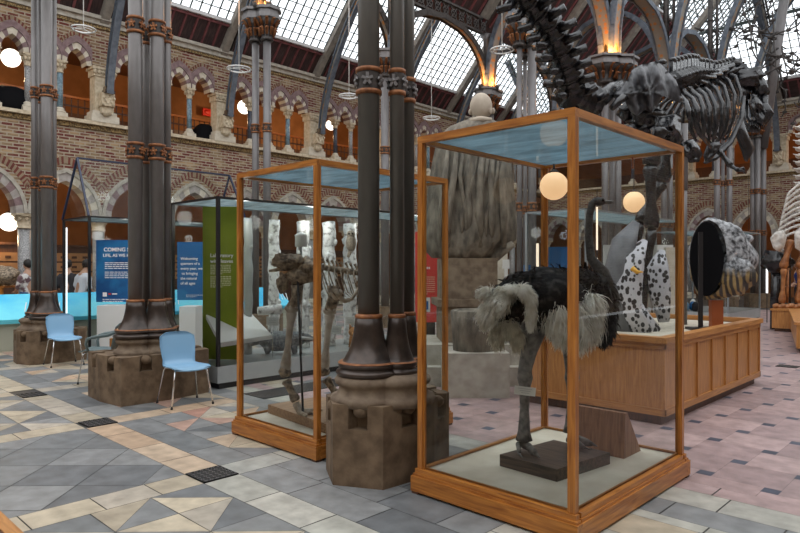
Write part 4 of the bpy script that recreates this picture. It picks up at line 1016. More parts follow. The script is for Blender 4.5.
b = MB(); b.tube([C(337,296,6.1),C(345,301,6.1),C(352,299,6.1),C(359,287,6.15)],[.02,.026,.018,.012],8,flat=.7); b.ell(C(337,294,6.1),(.07,.04,.05),amp=.4); b.build('breastbone','bone',t)
b = MB(); b.tube([C(297.5,272,5.9),C(303,414,5.9)],.011,8); b.lathe([(.03,0),(.02,.02)],(C(303,414,5.9).x,C(303,414,5.9).y,zt_),10); b.build('support_rod','black_metal',t)
b = MB(); b.tube([C(350,150,6.0),C(350,150,6.0)+Vector((0,0,.01))],.001,4)
# ================================================================ MODERN GLASS CASES
def modern_case(name_lbl, x0, x1, y0, y1, zt, zb, post='black_metal', basem='grey_panel', ncross=0, lightstrip=True):
    t = thing('glass_showcase', name_lbl, 'display case', ((x0+x1)/2,(y0+y1)/2,0))
    b = MB(); b.bb(x0+.04,x1-.04,y0+.04,y1-.04,0,.08); b.build('toe_kick','black_metal',t)
    b = MB(); b.bb(x0,x1,y0,y1,.08,zb); b.build('base',basem,t)
    for x,y in ((x0,y0),(x1,y0),(x1,y1),(x0,y1)):
        cx = x+(.02 if x==x0 else -.02); cy = y+(.02 if y==y0 else -.02)
        b = MB(); b.bb(cx-.022,cx+.022,cy-.022,cy+.022,zb,zt); b.build('post',post,t)
    b = MB(); 
    for a in ((x0,x1,y0,y0+.04),(x0,x1,y1-.04,y1),(x0,x0+.04,y0,y1),(x1-.04,x1,y0,y1)): b.bb(*a,zt-.015,zt+.015)
    b.build('top_frame',post,t)
    for a,c in (((x0,y0+.01),(x1,y0+.01)),((x0+.01,y0),(x0+.01,y1)),((x1-.01,y0),(x1-.01,y1)),((x0,y1-.01),(x1,y1-.01))):
        b = MB(); b.quad((a[0],a[1],zb),(c[0],c[1],zb),(c[0],c[1],zt),(a[0],a[1],zt)); b.build('glass_pane','modern_glass',t)
    b = MB(); b.quad((x0,y0,zt),(x1,y0,zt),(x1,y1,zt),(x0,y1,zt)); b.build('glass_pane','modern_top_glass',t)
    return t
case2 = modern_case('long modern black-framed glass showcase with white birch trunks, badger and green panel', -8.84, -7.54, 4.36, 9.4, 2.53, .30)
gx = -8.0
def panel(name, label, cat, c, w, h, rz, m, th=.03, group=None):
    t = thing(name, label, cat, (c.x,c.y,c.z-h/2), rz, group)
    b = MB(); b.box((0,0,h/2),(w,th,h)); b.build('board', m, t, world=False); return t
def onpanel(t, c, rz, lines, th=.03):
    """lines: (text, x, z, size, material) local to the panel centre"""
    for s, x, z, sz, m in lines:
        p = Vector(c)+Matrix.Rotation(rz,3,'Z')@Vector((x,-th/2-.002,z)); text(s, p, sz, m, t, rz, bold=sz*(.012 if sz < .09 else .022))
def rows(t, c, rz, x0, x1, z0, n, dz, h, m, seed=1, th=.03):
    rnd = random.Random(seed); b = MB(); R = Matrix.Rotation(rz,3,'Z')
    for k in range(n):
        x = x0
        xe = x1 if k < n-1 else x0+(x1-x0)*.6
        while x < xe:
            w = rnd.uniform(.02,.06)*(x1-x0)/.5; w = min(w, xe-x)
            b.box(Vector(c)+R@Vector((x+w/2,-th/2-.001,z0-k*dz)),(w,.002,h),rz); x += w+.012
    b.build('small_print',m,t,kind='stuff')
# green panel
c = C(219,284,9.1); rzp = math.radians(44)
c = Vector((-8.25,4.95,1.6)); 
w_ = 36/638*9.1; c = C(221,283,9.0)
gp_ = panel('text_sign','tall olive green text panel standing inside the modern glass showcase','panel',c,.50,2.15,rzp,'panel_green',.05)
onpanel(gp_,c,rzp,[('Laboratory',-.145,.365,.072,'text_white'),('with leaves',-.145,.285,.072,'text_white')],.05)
rows(gp_,c,rzp,-.14,.15,.25,6,.024,.012,'text_cream',3,.05); rows(gp_,c,rzp,-.14,.15,.09,7,.024,.012,'text_cream',4,.05)
# slanted reading desk in the case
t = thing('reading_desk','white slanted reading desk with grey inset plate in front of the green panel','desk',tuple(D(-2.25,8.95,.3)))
a = [C(206,317,8.95),C(221,345,8.45),C(272,337,9.25),C(250,314,9.75)]
b = MB(); up = Vector((0,0,.03)); b.quad(*[q+up for q in a]); b.quad(*[q-up for q in reversed(a)])
for i in range(4): j=(i+1)%4; b.quad(a[i]-up,a[j]-up,a[j]+up,a[i]+up)
b.build('desk_top','white_paint',t); c = sum(a,Vector())/4; b = MB(); up2 = Vector((0,0,.034)); b.quad(*[c+(q-c)*.6+up2 for q in a]); b.build('inset_plate','grey_panel',t)
b = MB(); b.box((c.x,c.y,(.30+c.z-.06)/2),(.12,.12,c.z-.06-.30)); b.build('desk_leg','white_paint',t)
# birch trunks
rnd = random.Random(4)
for i,(px,w,y0,y1,d) in enumerate(((274,11,210,330,10.0),(303,13,213,335,10.4),(329,13,215,330,10.6),(350,13,214,330,10.9),(248,9,215,330,9.6),(365,12,214,330,11.2))):
    v = C(px,300,d); r = w/2/F*d; b = MB(); n = 22; pts = []; 
    for k in range(n): pts.append(Vector((v.x+.015*math.sin(k*1.3+i),v.y,.30+k*(2.35-.30)/(n-1))))
    b.tube(pts,[r*(1+.18*noise.noise(Vector((k*.9,i*7.1,0)))) for k in range(n)],14)
    for k in range(5):
        z = rnd.uniform(.7,2.2); a = rnd.uniform(0,6.28); b.ell((v.x+math.cos(a)*r*.9,v.y+math.sin(a)*r*.9,z),(r*.4,r*.4,r*.6),amp=.4,seg=8,rings=5)
    tag(b.build('birch_tree','birch' if i != 4 else 'grey_panel'), ['white knobbly birch trunk behind the pelvis of the bird skeleton','white birch trunk just left of the middle oak post of the bird skeleton case','white birch trunk just right of the oak post, behind the backbone','white birch trunk nearest the iron columns, with the owl on it','dull grey trunk beside the green panel in the showcase','white birch trunk mostly hidden behind the iron columns'][i],'tree trunk')
# badger
t = thing('badger','grey stuffed badger with striped white face low in the glass showcase','badger',tuple(C(285,361,9.6)))
fd = D(.95,.1,0).normalized(); rz = math.atan2(fd.y,fd.x); RR = Matrix.Rotation(rz,3,'Z'); c = C(279,350,9.6); c.z = .50
bd = MB(); bd.ell(c,(.30,.15,.15),RR,20,12,amp=.08); bd.ell(c+fd*.26+Vector((0,0,.03)),(.15,.11,.11),RR,16,10); bd.ell(c+fd*.40+Vector((0,0,.04)),(.10,.07,.07),RR,14,8); bd.tube([c+fd*.44+Vector((0,0,.04)),c+fd*.54+Vector((0,0,.02))],[.055,.022],10)
for s in (-1,1):
    sd = Vector((-fd.y,fd.x,0))*s*.08
    for q in (-.18,.22): bd.tube([c+fd*q+sd-Vector((0,0,.06)),Vector((c.x,c.y,.32))+fd*(q+.02)+sd],[.055,.032],8)
    bd.ell(c+fd*.36+sd*.7+Vector((0,0,.10)),(.02,.03,.03),RR,8,5)
bd.tube([c-fd*.28,c-fd*.42-Vector((0,0,.06))],[.05,.02],8)
bd.build('body','badger_fur',t)
b = MB(); b.tube([c+fd*.32+Vector((0,0,.115)),c+fd*.42+Vector((0,0,.10)),c+fd*.53+Vector((0,0,.035))],[.02,.02,.01],8)
for s in (-1,1): b.tube([c+fd*.34+Vector((-fd.y,fd.x,0))*s*.085+Vector((0,0,.05)),c+fd*.44+Vector((-fd.y,fd.x,0))*s*.06+Vector((0,0,.04)),c+fd*.52+Vector((-fd.y,fd.x,0))*s*.02+Vector((0,0,.02))],[.025,.022,.01],8)
b.build('face_stripe','badger_stripe',t)
# owl, fox head, log, little sculptures, labels
t = thing('owl','brown speckled stuffed owl perched against the birch trunk','owl',tuple(C(351,250,10.4)))
c = C(351,243,10.5); b = MB(); b.ell(c,(.09,.08,.15),None,16,10); b.ell(c+Vector((0,0,.14)),(.075,.07,.07),None,14,8); b.tube([c-Vector((0,0,.1)),c-D(.05,0,.24)],[.06,.03],8,flat=.4); b.build('body','owl_brown',t)
for s in (-1,1): b = MB(); b.ell(c+D(s*.03,-.065,.15),.016,seg=8,rings=5); b.build('eye','black_matte',t)
t = thing('fox_head','orange fox face looking out of the showcase beside the iron columns','fox',tuple(C(354,332,10.35)))
c = C(354,332,10.35); b = MB(); b.ell(c,(.09,.09,.08),None,14,8); b.tube([c+D(0,-.06,-.02),c+D(0,-.16,-.04)],[.045,.015],8)
for s in (-1,1): b.tube([c+D(s*.05,0,.05),c+D(s*.07,0,.13)],[.035,.006],6)
b.tube([c-Vector((0,0,.05)),Vector((c.x,c.y,.31))],[.07,.09],10); b.build('body','fox_fur',t)
b = MB(); b.tube([C(258,311,9.2),C(281,309,9.35)],[.06,.075],14); b.tube([C(272,310,9.27),C(269,335,9.4)],[.02,.02],8); tag(b.build('birch_log','birch'),'short white birch log lying level between panel and skeleton','log')
b = MB(); v = C(301,240,9.6); b.lathe([(.09,-.10),(.09,.06),(.10,.07),(.02,.12)],v,16); tag(b.build('nest_box','white_paint'),'small white peaked nest box on a trunk above the bird skeleton pelvis','nest box')
b = MB(); b.tube([v-Vector((0,0,.1)),Vector((v.x,v.y,.3))],.02,6); tag(b.build('nest_box_post','chrome'),'thin pole carrying the white nest box','pole')
for i,(px,py,w,h,d) in enumerate(((272.5,321,12,9,9.2),(350,321,9,8,10.5),(335,330,13,8,10.2),(292,330,8,6,9.7))):
    t = thing('caption_card',['white caption card below the short birch log','white caption card right of the second leg of the bird skeleton','white tilted caption card between the oak post and the columns','small white caption card behind the shin bone'][i],'label',tuple(C(px,py+6,d)))
    v = C(px,py,d); b = MB(); b.box(v,(w/F*d,.01,h/F*d),rzp); b.build('card','paper',t); b = MB(); b.tube([v-Vector((0,0,.02))+D(0,.015,0),Vector((v.x,v.y,.30))+D(0,.015,0)],.006,5); b.build('stem','chrome',t)
    b = MB()
    for k in range(3): b.box(v+D(0,-.007,.03-.025*k),(w*.6/F*d,.002,.006),rzp)
    b.build('small_print','grey_panel',t)
# ---- hipped glass case far left
cx0,cx1,cy0,cy1 = -13.75,-12.37,4.5,7.9
t = modern_case('glass showcase with hipped glass roof at the left, beside the coming soon panel', cx0,cx1,cy0,cy1,2.55,.12,'black_metal','grey_panel')
xm = (cx0+cx1)/2; ridge = [(xm,cy0+.04,3.72),(xm,cy1-.04,3.72)]
b = MB(); b.bar(ridge[0],ridge[1],.035,.035)
for r_,ys in ((ridge[0],cy0),(ridge[1],cy1)):
    for x in (cx0,cx1): b.bar(r_,(x,ys,2.56),.035,.035)
b.build('roof_bar','blue_black',t)
for q in (((cx0,cy0,2.56),(cx1,cy0,2.56),ridge[0]),((cx1,cy0,2.56),(cx1,cy1,2.56),ridge[1],ridge[0]),((cx0,cy1,2.56),(cx0,cy0,2.56),ridge[0],ridge[1])):
    b = MB(); b.quad(*q); b.build('roof_pane','modern_glass',t)
b = MB(); v = Vector((cx0+.05,cy0+.06,0)); b.bar((v.x,v.y,.5),(v.x,v.y,2.4),.022,.022); b.build('light_strip','strip_white',t)
# blue text panels
c = C(124,271,11.7); w_,h_ = 55/F*11.7, 62/F*11.7
t = panel('text_sign','blue COMING SOON text panel partly hidden by the second group of columns','panel',c,w_,h_,rzp,'panel_blue')
x = -w_/2+.14
onpanel(t,c,rzp,[('COMING SOON',x,.36,.098,'text_white'),('LIFE, AS WE KNOW IT',x-.015,.26,.080,'text_white')])
rows(t,c,rzp,x+.02,x+.80,.15,4,.034,.014,'text_white',5); rows(t,c,rzp,x+.02,x+.75,-.02,4,.034,.012,'text_white',6); rows(t,c,rzp,x-.02,x+.6,-.52,2,.035,.012,'text_white',8)
b = MB(); R3 = Matrix.Rotation(rzp,3,'Z'); b.box(c+R3@Vector((x+.02,-.017,-.43)),(.075,.003,.075),rzp); b.cur=1; b.box(c+R3@Vector((x+.11,-.017,-.42)),(.05,.003,.03),rzp); b.cur=0; b.box(c+R3@Vector((x+.20,-.017,-.42)),(.09,.003,.02),rzp); b.build('logo',['text_white','red_stuff'],t)
c = C(191,271,11.4); w_,h_ = 27/F*11.4, 58/F*11.4
t = panel('text_sign','blue text panel beginning Welcoming, left of the green panel','panel',c,w_,h_,rzp,'panel_blue2')
x = -w_/2+.06
onpanel(t,c,rzp,[(s,x+dx,.20-.088*k,.066,'text_white') for k,(s,dx) in enumerate((('Welcoming',0),('quarters of a',0),('every year, we',0),('to bringing',.02),('the natural',0),('of all ages',0)))])
rows(t,c,rzp,x+.10,x+.40,-.43,2,.03,.010,'text_white',9)
# white pedestals under the panels
for i,(px,py0,py1,w,d,m) in enumerate(((117,305,330,30,11.7,'white_paint'),(191,306,341,16,11.6,'white_paint'))):
    v = C(px,py0,d); b = MB(); b.box((v.x,v.y,v.z/2),(w/F*d,.4,v.z),rzp); tag(b.build('pedestal',m),['white pedestal below the COMING SOON panel','white pedestal below the Welcoming panel'][i],'pedestal')
# grey coral-like lump on a wooden stand
v = C(133,330,9.6); b = MB(); b.ell(v,(.2,.15,.09),None,16,10,amp=.7,fr=8); 
for k in range(14): b.ell(v+Vector((math.cos(k)*.14,math.sin(k)*.10,.03+.03*math.sin(k*2))),(.04,.04,.05),amp=.5,seg=8,rings=5)
tag(b.build('coral_lump','bone'),'rough brown-grey fossil lump behind the armchair','fossil')
b = MB(); b.box((v.x,v.y,v.z/2-.05),(.55,.35,v.z-.12),rzp); tag(b.build('wooden_stand','pale_oak_z'),'pale wooden stand under the rough fossil lump','stand')
# ---- cyan topped desk running behind the piers
t = thing('cyan_desk','long curved desk with bright cyan patterned top and beige front','desk',(-14.3,6.6,0))
P1, P2 = Vector((-13.95,1.2,0)), Vector((-13.95,10.2,0))
u = (P2-P1).normalized(); n_ = Vector((-u.y,u.x,0))
L = (P2-P1).length
def desk(mb, s0, s1, prof):
    A = [P1+u*s0+n_*a+Vector((0,0,z)) for a,z in prof]; B = [P1+u*s1+n_*a+Vector((0,0,z)) for a,z in prof]; k = len(prof)
    for i in range(k): j=(i+1)%k; mb.quad(A[i],B[i],B[j],A[j])
    mb.quad(*reversed(A)); mb.quad(*B)
b = MB(); desk(b,0,L,[(.0,.0),(.0,.52),(.62,.52),(.62,0)]); b.build('front','beige',t)
b = MB(); desk(b,0,L,[(-.10,.52),(-.12,.60),(.62,1.06),(.70,1.0)]); top = b.build('sloping_top','cyan_top',t)
b = MB()
for s0 in (2.7,5.2,8.3):
    for k in range(9):
        s = s0+k*.09; a0,z0 = .10+.02*(k%3), .60+.62*(.10+.02*(k%3)+.1); 
        p = P1+u*s+n_*(.08+.01*(k%3)); q = P1+u*(s+.10)+n_*(.34+.03*(k%2)); p.z = .60+.62*(.08+.12)+.012; q.z = .60+.62*(.34+.12)+.014; b.bar(p,q,.018,.006)
b.build('white_pattern','text_white',top)

for y in (5.0,6.3,7.6,8.8): point((-8.0,y,2.4),(1,.97,.92),9,.12,'case_lamp')
for x,y in ((-13.0,5.5),(-13.0,7)): point((x,y,2.4),(1,.97,.92),7,.12,'case_lamp')
# ================================================================ PALE BLUE CHAIRS
def chair(name, label, m, arms=False):
    t = thing(name, label, 'chair'); 
    # local: faces +X ; seat height .45
    prof = [(.24,.425),(.23,.44),(.15,.452),(0,.445),(-.12,.440),(-.19,.46),(-.225,.51),(-.24,.58),(-.262,.68),(-.285,.78),(-.30,.83)]
    wid = [.19,.215,.225,.225,.215,.20,.195,.205,.215,.21,.175]
    cur = [-.012,0,.0,.012,.02,.02,.01,.0,-.0,0,0]
    b = MB(); b.smooth = True; n = 11; th = .012
    for side in (0,1):
        base = len(b.v)
        for i,(x,z) in enumerate(prof):
            for j in range(n):
                f = (j/(n-1)*2-1); w = wid[i]; bend = (f*f)*(.03 if i > 5 else .0); up = f*f*(.014 if i < 5 else 0)
                off = th*side; nx, nz = ((0,-1) if i < 5 else (-1,0)) if i != 5 else (-.7,-.7)
                rx = -(abs(f)**6)*.03 if i == 0 else 0
                b.v.append(Vector((x+bend+off*nx+rx, f*w, z+up+off*nz-(abs(f)**5)*(.03 if i==len(prof)-1 else 0))))
        for i in range(len(prof)-1):
            for j in range(n-1):
                a = base+i*n+j; q = [a,a+1,a+n+1,a+n]; b.face(q if side else q[::-1])
    k = len(prof); N0 = k*n
    b.smooth = False
    for i in range(k-1):
        for j in (0,n-1): a = i*n+j; q = [a,a+n,N0+a+n,N0+a]; b.face(q if j==0 else q[::-1])
    for j in range(n-1):
        for i in (0,k-1): a = i*n+j; q=[a,a+1,N0+a+1,N0+a]; b.face(q[::-1] if i==0 else q)
    b.build('seat_shell', m, t, world=False)
    for sx, sy in ((1,1),(1,-1),(-1,1),(-1,-1)):
        b = MB(); b.tube([(sx*.10,sy*.10,.428),(sx*.15,sy*.175,.422),(sx*.175,sy*.19,.40),(sx*.235-.01,sy*.245,.012)],.0105,10); lg = b.build('leg','chrome',t,world=False)
        b = MB(); b.tube([(sx*.235-.01,sy*.245,.0),(sx*.233-.01,sy*.243,.022)],.014,10); g = b.build('foot_cap','rubber',lg,world=False); g.matrix_local = Matrix.Identity(4)
    b = MB(); b.bar((.10,-.12,.43),(.10,.12,.43),.02,.012); b.bar((-.10,-.12,.425),(-.10,.12,.425),.02,.012); b.build('under_frame','chrome',t,world=False)
    if arms:
        for sy in (1,-1):
            b = MB(); b.tube([(-.25,sy*.19,.70),(-.17,sy*.25,.67),(.02,sy*.265,.645),(.10,sy*.262,.62),(.12,sy*.25,.55),(.10,sy*.215,.455)],[.022,.024,.022,.022,.018,.02],10,flat=.6); b.build('arm',m,t,world=False)
    return t
c1 = chair('plastic_chair','pale blue plastic shell chair in front of the second column plinth','chair_blue'); 
c1.location = (-7.06,3.66,0); c1.rotation_euler = (0,0,math.radians(-6)); c1['group'] = 'pale blue shell chairs'
c2 = dup(c1,(-11.30,3.72,0),math.radians(-4),'pale blue plastic shell chair farther away, by the leftmost column plinth')
ca = chair('plastic_armchair','dark grey-green plastic armchair half hidden behind the second column plinth','chair_grey',True); v = D(-4.15,8.95); ca.location = (v.x-.12,v.y,0); ca.rotation_euler = (0,0,math.radians(-128))
# ================================================================ STATUE
t = thing('stone_statue','grey stone statue of a bald cloaked man seen from behind on a block','statue',tuple(D(1.02,9.3,1.75)))
d0 = 9.35
def ring(mb, prev, c, rx, ry, seg=40, fold=0, ph=0, nf=11):
    n = len(mb.v)
    for j in range(seg):
        a = 2*PI*j/seg; k = 1+fold*math.sin(a*nf+ph)+fold*.6*math.sin(a*nf*1.7+ph*2)
        mb.v.append(Vector(c)+D(math.cos(a)*rx*k, math.sin(a)*ry*k, 0))
    if prev is not None:
        for j in range(seg): q=(j+1)%seg; mb.face([prev+j,prev+q,n+q,n+j])
    return n
b = MB(); b.smooth = True
lv = [(258,463,30),(252,464,36),(240,470,44),(228,471,43.5),(212,471,42),(195,471,40),(178,471,38),(160,472,36),(145,473,34),(134,474,31),(127,476,26),(122,479,18),(118,480,9),(112,481,7)]
prev = None; cr = random.Random(2)
for i,(py,cx,hw) in enumerate(lv):
    c = C(cx,py,d0); prev = ring(b,prev,c,hw/F*d0,max(.10,hw/F*d0*.62),fold=.085*min(1,hw/30)*(1 if i<11 else 0),ph=.12*i)
b.face(list(range(prev,prev+40)))
b.face(list(reversed(range(0,40))))
b.build('cloak','statue_stone',t)
b = MB(); c = C(438,240,d0); b.tube([C(440,206,d0-.05),C(436,225,d0-.1),C(432,238,d0-.12),C(440,250,d0-.15)],[.05,.09,.08,.02],10)
for x0,x1,r in ((452,448,.05),(465,470,.045),(478,480,.055),(489,492,.05),(500,504,.05),(443,441,.045),(458,466,.03),(472,462,.03),(484,474,.028),(495,486,.03)):
    b.tube([C(x0+6,140,d0-.27),C(x0+2,175,d0-.36),C(x1,215,d0-.41),C(x1,247,d0-.30)],[.02,r,r*1.1,r*.7],8)
b.build('cloak_fold','statue_stone',t)
b = MB(); b.ell(C(481,107,d0),(.165,.175,.205),Matrix.Rotation(rzp,3,'Z'),24,16); b.tube([C(481,112,d0),C(479,124,d0)],[.10,.12],14)
b.ell(C(493,111,d0),(.03,.03,.05),None,10,6); b.ell(C(481,112,d0-.02)+D(-.16,0,0),(.02,.03,.045),None,8,6); b.ell(C(487,111,d0-.1)+D(.05,0,0),(.02,.04,.05),None,8,6); b.build('head','statue_head',t)
b = MB(); b.tube([C(470,121,d0-.12),C(481,119,d0-.17),C(491,120,d0-.12)],[.035,.045,.035],10); b.build('collar','statue_head',t)
b = MB(); b.tube([C(478,258,d0),C(488,262,d0),C(500,252,d0-.2),C(513,244,d0-.3)],[.12,.10,.09,.05],10,flat=.7); b.build('cloak_hem','statue_stone',t)
t = thing('statue_plinth','dark carved stone block plinth under the cloaked statue','plinth',tuple(D(1.0,9.35,0)))
v = D(.98,9.45); b = MB(); b.box((v.x,v.y,1.44),(.78,.78,.60),rzp+.05); b.box((v.x,v.y,1.10),(.95,.9,.10),rzp+.05); b.box((v.x,v.y,.80),(.80,.78,.52),rzp+.05); b.build('block','plinth_worn',t)
b = MB(); b.box((v.x,v.y,.40),(1.5,1.3,.28),rzp); b.box((v.x,v.y,.13),(1.9,1.7,.26),rzp); b.build('step','stone_grey',t)
v = C(474,325,8.2); b = MB(); b.lathe([(.27,0),(.29,.35),(.30,.5),(.26,.52),(.24,.44)],(v.x,v.y,.55),24); tag(b.build('stone_tub','statue_stone'),'round pale stone tub in front of the statue plinth','tub'); 
b = MB(); b.box((v.x,v.y,.275),(.8,.7,.55),rzp); tag(b.build('low_bench','stone_grey'),'low pale bench block below the round stone tub','bench')
# red panel, bench of the far showcase, ACTION panel
c = C(429,277,10.6); t = panel('text_sign','red text panel seen through the left edge of the ostrich case','panel',c,.46,1.5,rzp,'panel_red')
rows(t,c,rzp,-.19,.02,.15,2,.06,.035,'text_white',2); rows(t,c,rzp,-.19,.1,.0,9,.035,.010,'panel_blue2' if False else 'text_cream',3)
b = MB(); R3 = Matrix.Rotation(rzp,3,'Z'); b.box(c+R3@Vector((-.08,-.018,-.46)),(.2,.004,.24),rzp); b.cur = 1; b.box(c+R3@Vector((-.06,-.021,-.47)),(.10,.003,.14),rzp); b.build('picture',['paper','panel_blue2'],t)
b = MB(); v = c; b.box((v.x,v.y,(v.z-.75)/2),(.2,.06,v.z-.75),rzp); b.box((v.x,v.y,.02),(.4,.3,.04),rzp); b.build('stand','black_metal',t)
case3 = modern_case('tall glass showcase behind the ostrich and the statue, with blue and white contents', -6.6,-5.35,10.2,14.6,2.62,.5,'case_frame_grey')
c = C(508,283,12.6); b = MB(); b.box((c.x,c.y,(c.z-.17)/2),(.5,.05,c.z-.17),rzp); tag(b.build('sign_post','case_frame_grey'),'grey stand hidden under the dark ACTION sign','stand'); t = panel('word_sign','dark panel with the white word ACTION behind the ostrich plume','panel',c,.75,.35,rzp,'case_frame_grey'); onpanel(t,c,rzp,[('ACTION',-.345,-.07,.19,'text_white')])
# coloured things inside and behind showcase
def block(name, px, py, w, h, d, m, label, cat, dep=.12):
    v = C(px,py,d); b = MB(); W_, H_ = w/F*d, h/F*d
    b.box(v,(W_,dep,H_),rzp); z0 = v.z-H_/2
    b.box(v+D(0,.0,-H_/2-.02),(W_*1.05,dep*1.1,.04),rzp)
    if z0 > .3: b.box((v.x,v.y,z0/2),(.06,.06,z0),rzp)
    return tag(b.build(name,m),label,cat)
block('blue_board',560,272,28,50,12.9,'panel_blue2','bright blue display board behind the ostrich body','board')
block('blue_board',527,285,6,40,13.2,'panel_blue2','narrow blue display board seen above the ostrich back','board')
block('cream_board',500,262,14,44,12.2,'cream_stone','cream upright board right of the statue','board')
block('white_board',620,280,32,70,12.8,'white_paint','white display board behind the ostrich neck','board')
block('white_board',655,275,34,60,13.3,'white_paint','white display board behind the spotted sculpture','board')
block('yellow_board',675,285,20,75,12.9,'cream_stone','cream display board at the right inside edge of the ostrich case view','board')
for i,(px,py) in enumerate(((494,264),(506,263),(494,281))): block('white_card',px,py,7,7,11.9,'paper',['small pale square card above the word ACTION, left','small pale square card above the word ACTION, right','small pale square card just above the word ACTION'][i],'card',.02)
c = C(537.5,262,12.0); b = MB(); b.cur = 1; b.tube([Vector((c.x,c.y,0)),c],.008,5); b.cur = 0; b.bar(c-Vector((0,0,.35)),c+Vector((0,0,.35)),.045,.03); tag(b.build('light_tube',['lamp_strip','black_metal']),'short glowing upright light tube above the ostrich back','light')
for k,(px,y0,y1) in enumerate(((597,245,355),)):
    c = C(px,300,5.6); 
# reflected strip lights, modelled as thin glowing uprights
for i,(px,y0,y1,d) in enumerate(((597,207,250,7.4),(597,258,330,7.4))):
    a,b_ = C(px,y0,d),C(px,y1,d); b = MB(); b.cur = 1; b.tube([Vector((b_.x,b_.y,.84)),b_],.006,5); b.tube([a,C(597,190,7.4)],.004,5); b.cur = 0; b.bar(a,b_,.016,.014); tag(b.build('light_tube',['lamp_strip','black_metal']),['thin glowing upright light tube behind the ostrich neck, upper length','thin glowing upright light tube behind the ostrich neck, lower length'][i],'light')
# warm globes; the first models a lamp reflection as a globe in the case
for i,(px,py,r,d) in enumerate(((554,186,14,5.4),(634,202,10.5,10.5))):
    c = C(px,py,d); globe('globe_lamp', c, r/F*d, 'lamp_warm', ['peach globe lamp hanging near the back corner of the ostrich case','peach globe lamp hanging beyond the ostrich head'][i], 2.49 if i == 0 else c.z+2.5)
# ================================================================ LOW OAK DISPLAY ISLAND
IX0, IX1, IY0, IY1 = -4.25, -2.55, 6.49, 9.83; IZ = .90
t = thing('oak_island','long low pale oak display island with panelled sides on the pink floor','display island',((IX0+IX1)/2,(IY0+IY1)/2,0))
b = MB(); b.bb(IX0+.06,IX1-.06,IY0+.06,IY1-.06,0,.10); b.build('toe_kick','dark_wood',t)
b = MB(); b.bb(IX0+.02,IX1-.02,IY0+.02,IY1-.02,.10,.80); b.build('carcass','pale_oak_z',t)
n = 7; w = (IY1-IY0)/n
for k in range(n+1):
    y = IY0+k*w; b = MB(); b.bb(IX1-.025,IX1,max(IY0,y-.022),min(IY1,y+.022),.16,.80); b.build('stile','pale_oak_z',t)
for (x0,x1,y0,y1,ax) in ((IX1-.03,IX1+.0,IY0,IY1,'y'),(IX0,IX1,IY0,IY0+.03,'x'),(IX0,IX1,IY1-.03,IY1,'x')):
    b = MB(); b.bb(x0,x1+.004,y0,y1,.10,.17); b.bb(x0,x1+.004,y0,y1,.78,.84); b.build('rail','pale_oak_'+ax,t)
for (x0,x1,y0,y1,ax) in ((IX1-.09,IX1+.03,IY0-.03,IY1+.03,'y'),(IX0-.03,IX0+.09,IY0-.03,IY1+.03,'y'),(IX0+.09,IX1-.09,IY0-.03,IY0+.09,'x'),(IX0+.09,IX1-.09,IY1-.09,IY1+.03,'x')):
    b = MB(); b.bb(x0,x1,y0,y1,.84,IZ); b.build('cap_rail','pale_oak_'+ax,t)
b = MB(); b.bb(IX0+.09,IX1-.09,IY0+.09,IY1-.09,.80,.835); b.build('sand_bed','cream_stone',t)
# far island
F0 = G(772,346); 
t = thing('oak_island','short pale oak island at the right edge under the orange-brown skeleton','display island',(-3.6,15.6,0))
IP = [(-4.41,18.0),(-4.0,18.0),(-2.97,13.8),(1.0,13.8),(1.0,21),(-4.41,21)]; IS = lambda k: [(x+(k if x<0 else -k), y+(k if y<20 else -k)) for x,y in IP]
b = MB(); b.prism(IP,.08,.52); b.build('carcass','pale_oak_z',t); b = MB(); b.prism(IS(-.03),.52,.57); b.build('cap_rail','pale_oak_y',t); b = MB(); b.prism(IS(.05),0,.08); b.build('toe_kick','dark_wood',t)
# ---------------------------------------------------------------- mounted beast head
hd_ = 8.15; hc = C(722,262,hd_)
t = thing('beast_head','huge rough grey and yellow mounted animal head with flat black cut face','mounted head',(hc.x,hc.y,.835))
R = Matrix.Rotation(rzp,3,'Z'); b = MB(); b.smooth = True; seg, rg = 48, 30; n0 = 0
ys = [0,.08,.2,.34,.5,.66,.80,.92,1.0]
prev = None
def hr(mb,prev,k,f):
    # f along the head 0 (black face) .. 1 (snout, far right)
    cx = 708+f*34; cz = 258+3*f+ (5*f*f); rh = [44,48,47,45,41,36,30,22,8][k]/F*hd_*.86; rw = [14,17,20,21,21,19,16,12,4][k]/F*hd_*1.1
    n = len(mb.v)
    for j in range(seg):
        a = 2*PI*j/seg; nrm = noise.noise(Vector((math.cos(a)*2,math.sin(a)*2,f*3)))*.16
        gro = .05*math.sin(a*16+f*2)*(1 if math.sin(a) < -.05 else .25)*min(1,f*5)
        kk = 1+nrm*min(1,f*5)+gro
        p = C(cx,cz,hd_+f*.28)+D(math.cos(a)*rw*kk,-math.cos(a)*rw*.45*kk,math.sin(a)*rh*kk); mb.v.append(p)
    if prev is not None:
        for j in range(seg): q=(j+1)%seg; mb.face([prev+j,prev+q,n+q,n+j])
    return n
for k,f in enumerate(ys): prev = hr(b,prev,k,f)
b.face(list(range(prev,prev+seg)))
b.ell(C(746,239,hd_+.25),(.09,.09,.06),R,12,8,amp=.4); b.ell(C(735,275,hd_),(.24,.16,.26),R,18,12,amp=.35,fr=5)
b.ell(C(722,240,hd_+.25),(.25,.15,.20),R,18,12,amp=.3,fr=5)
b.build('hide','beast_hide',t,org=None)
b = MB(); m0 = len(b.v)
for (off,) in ((0,),(-.03,)):
    for j in range(seg):
        a = 2*PI*j/seg; rh = 37/F*hd_; rw = 13/F*hd_*1.0*(1+.12*noise.noise(Vector((math.cos(a)*1.5,math.sin(a)*1.5,4))))
        b.v.append(C(704,259,hd_)+D(math.cos(a)*rw+.0,-math.cos(a)*rw*.45+off-.04,math.sin(a)*rh))
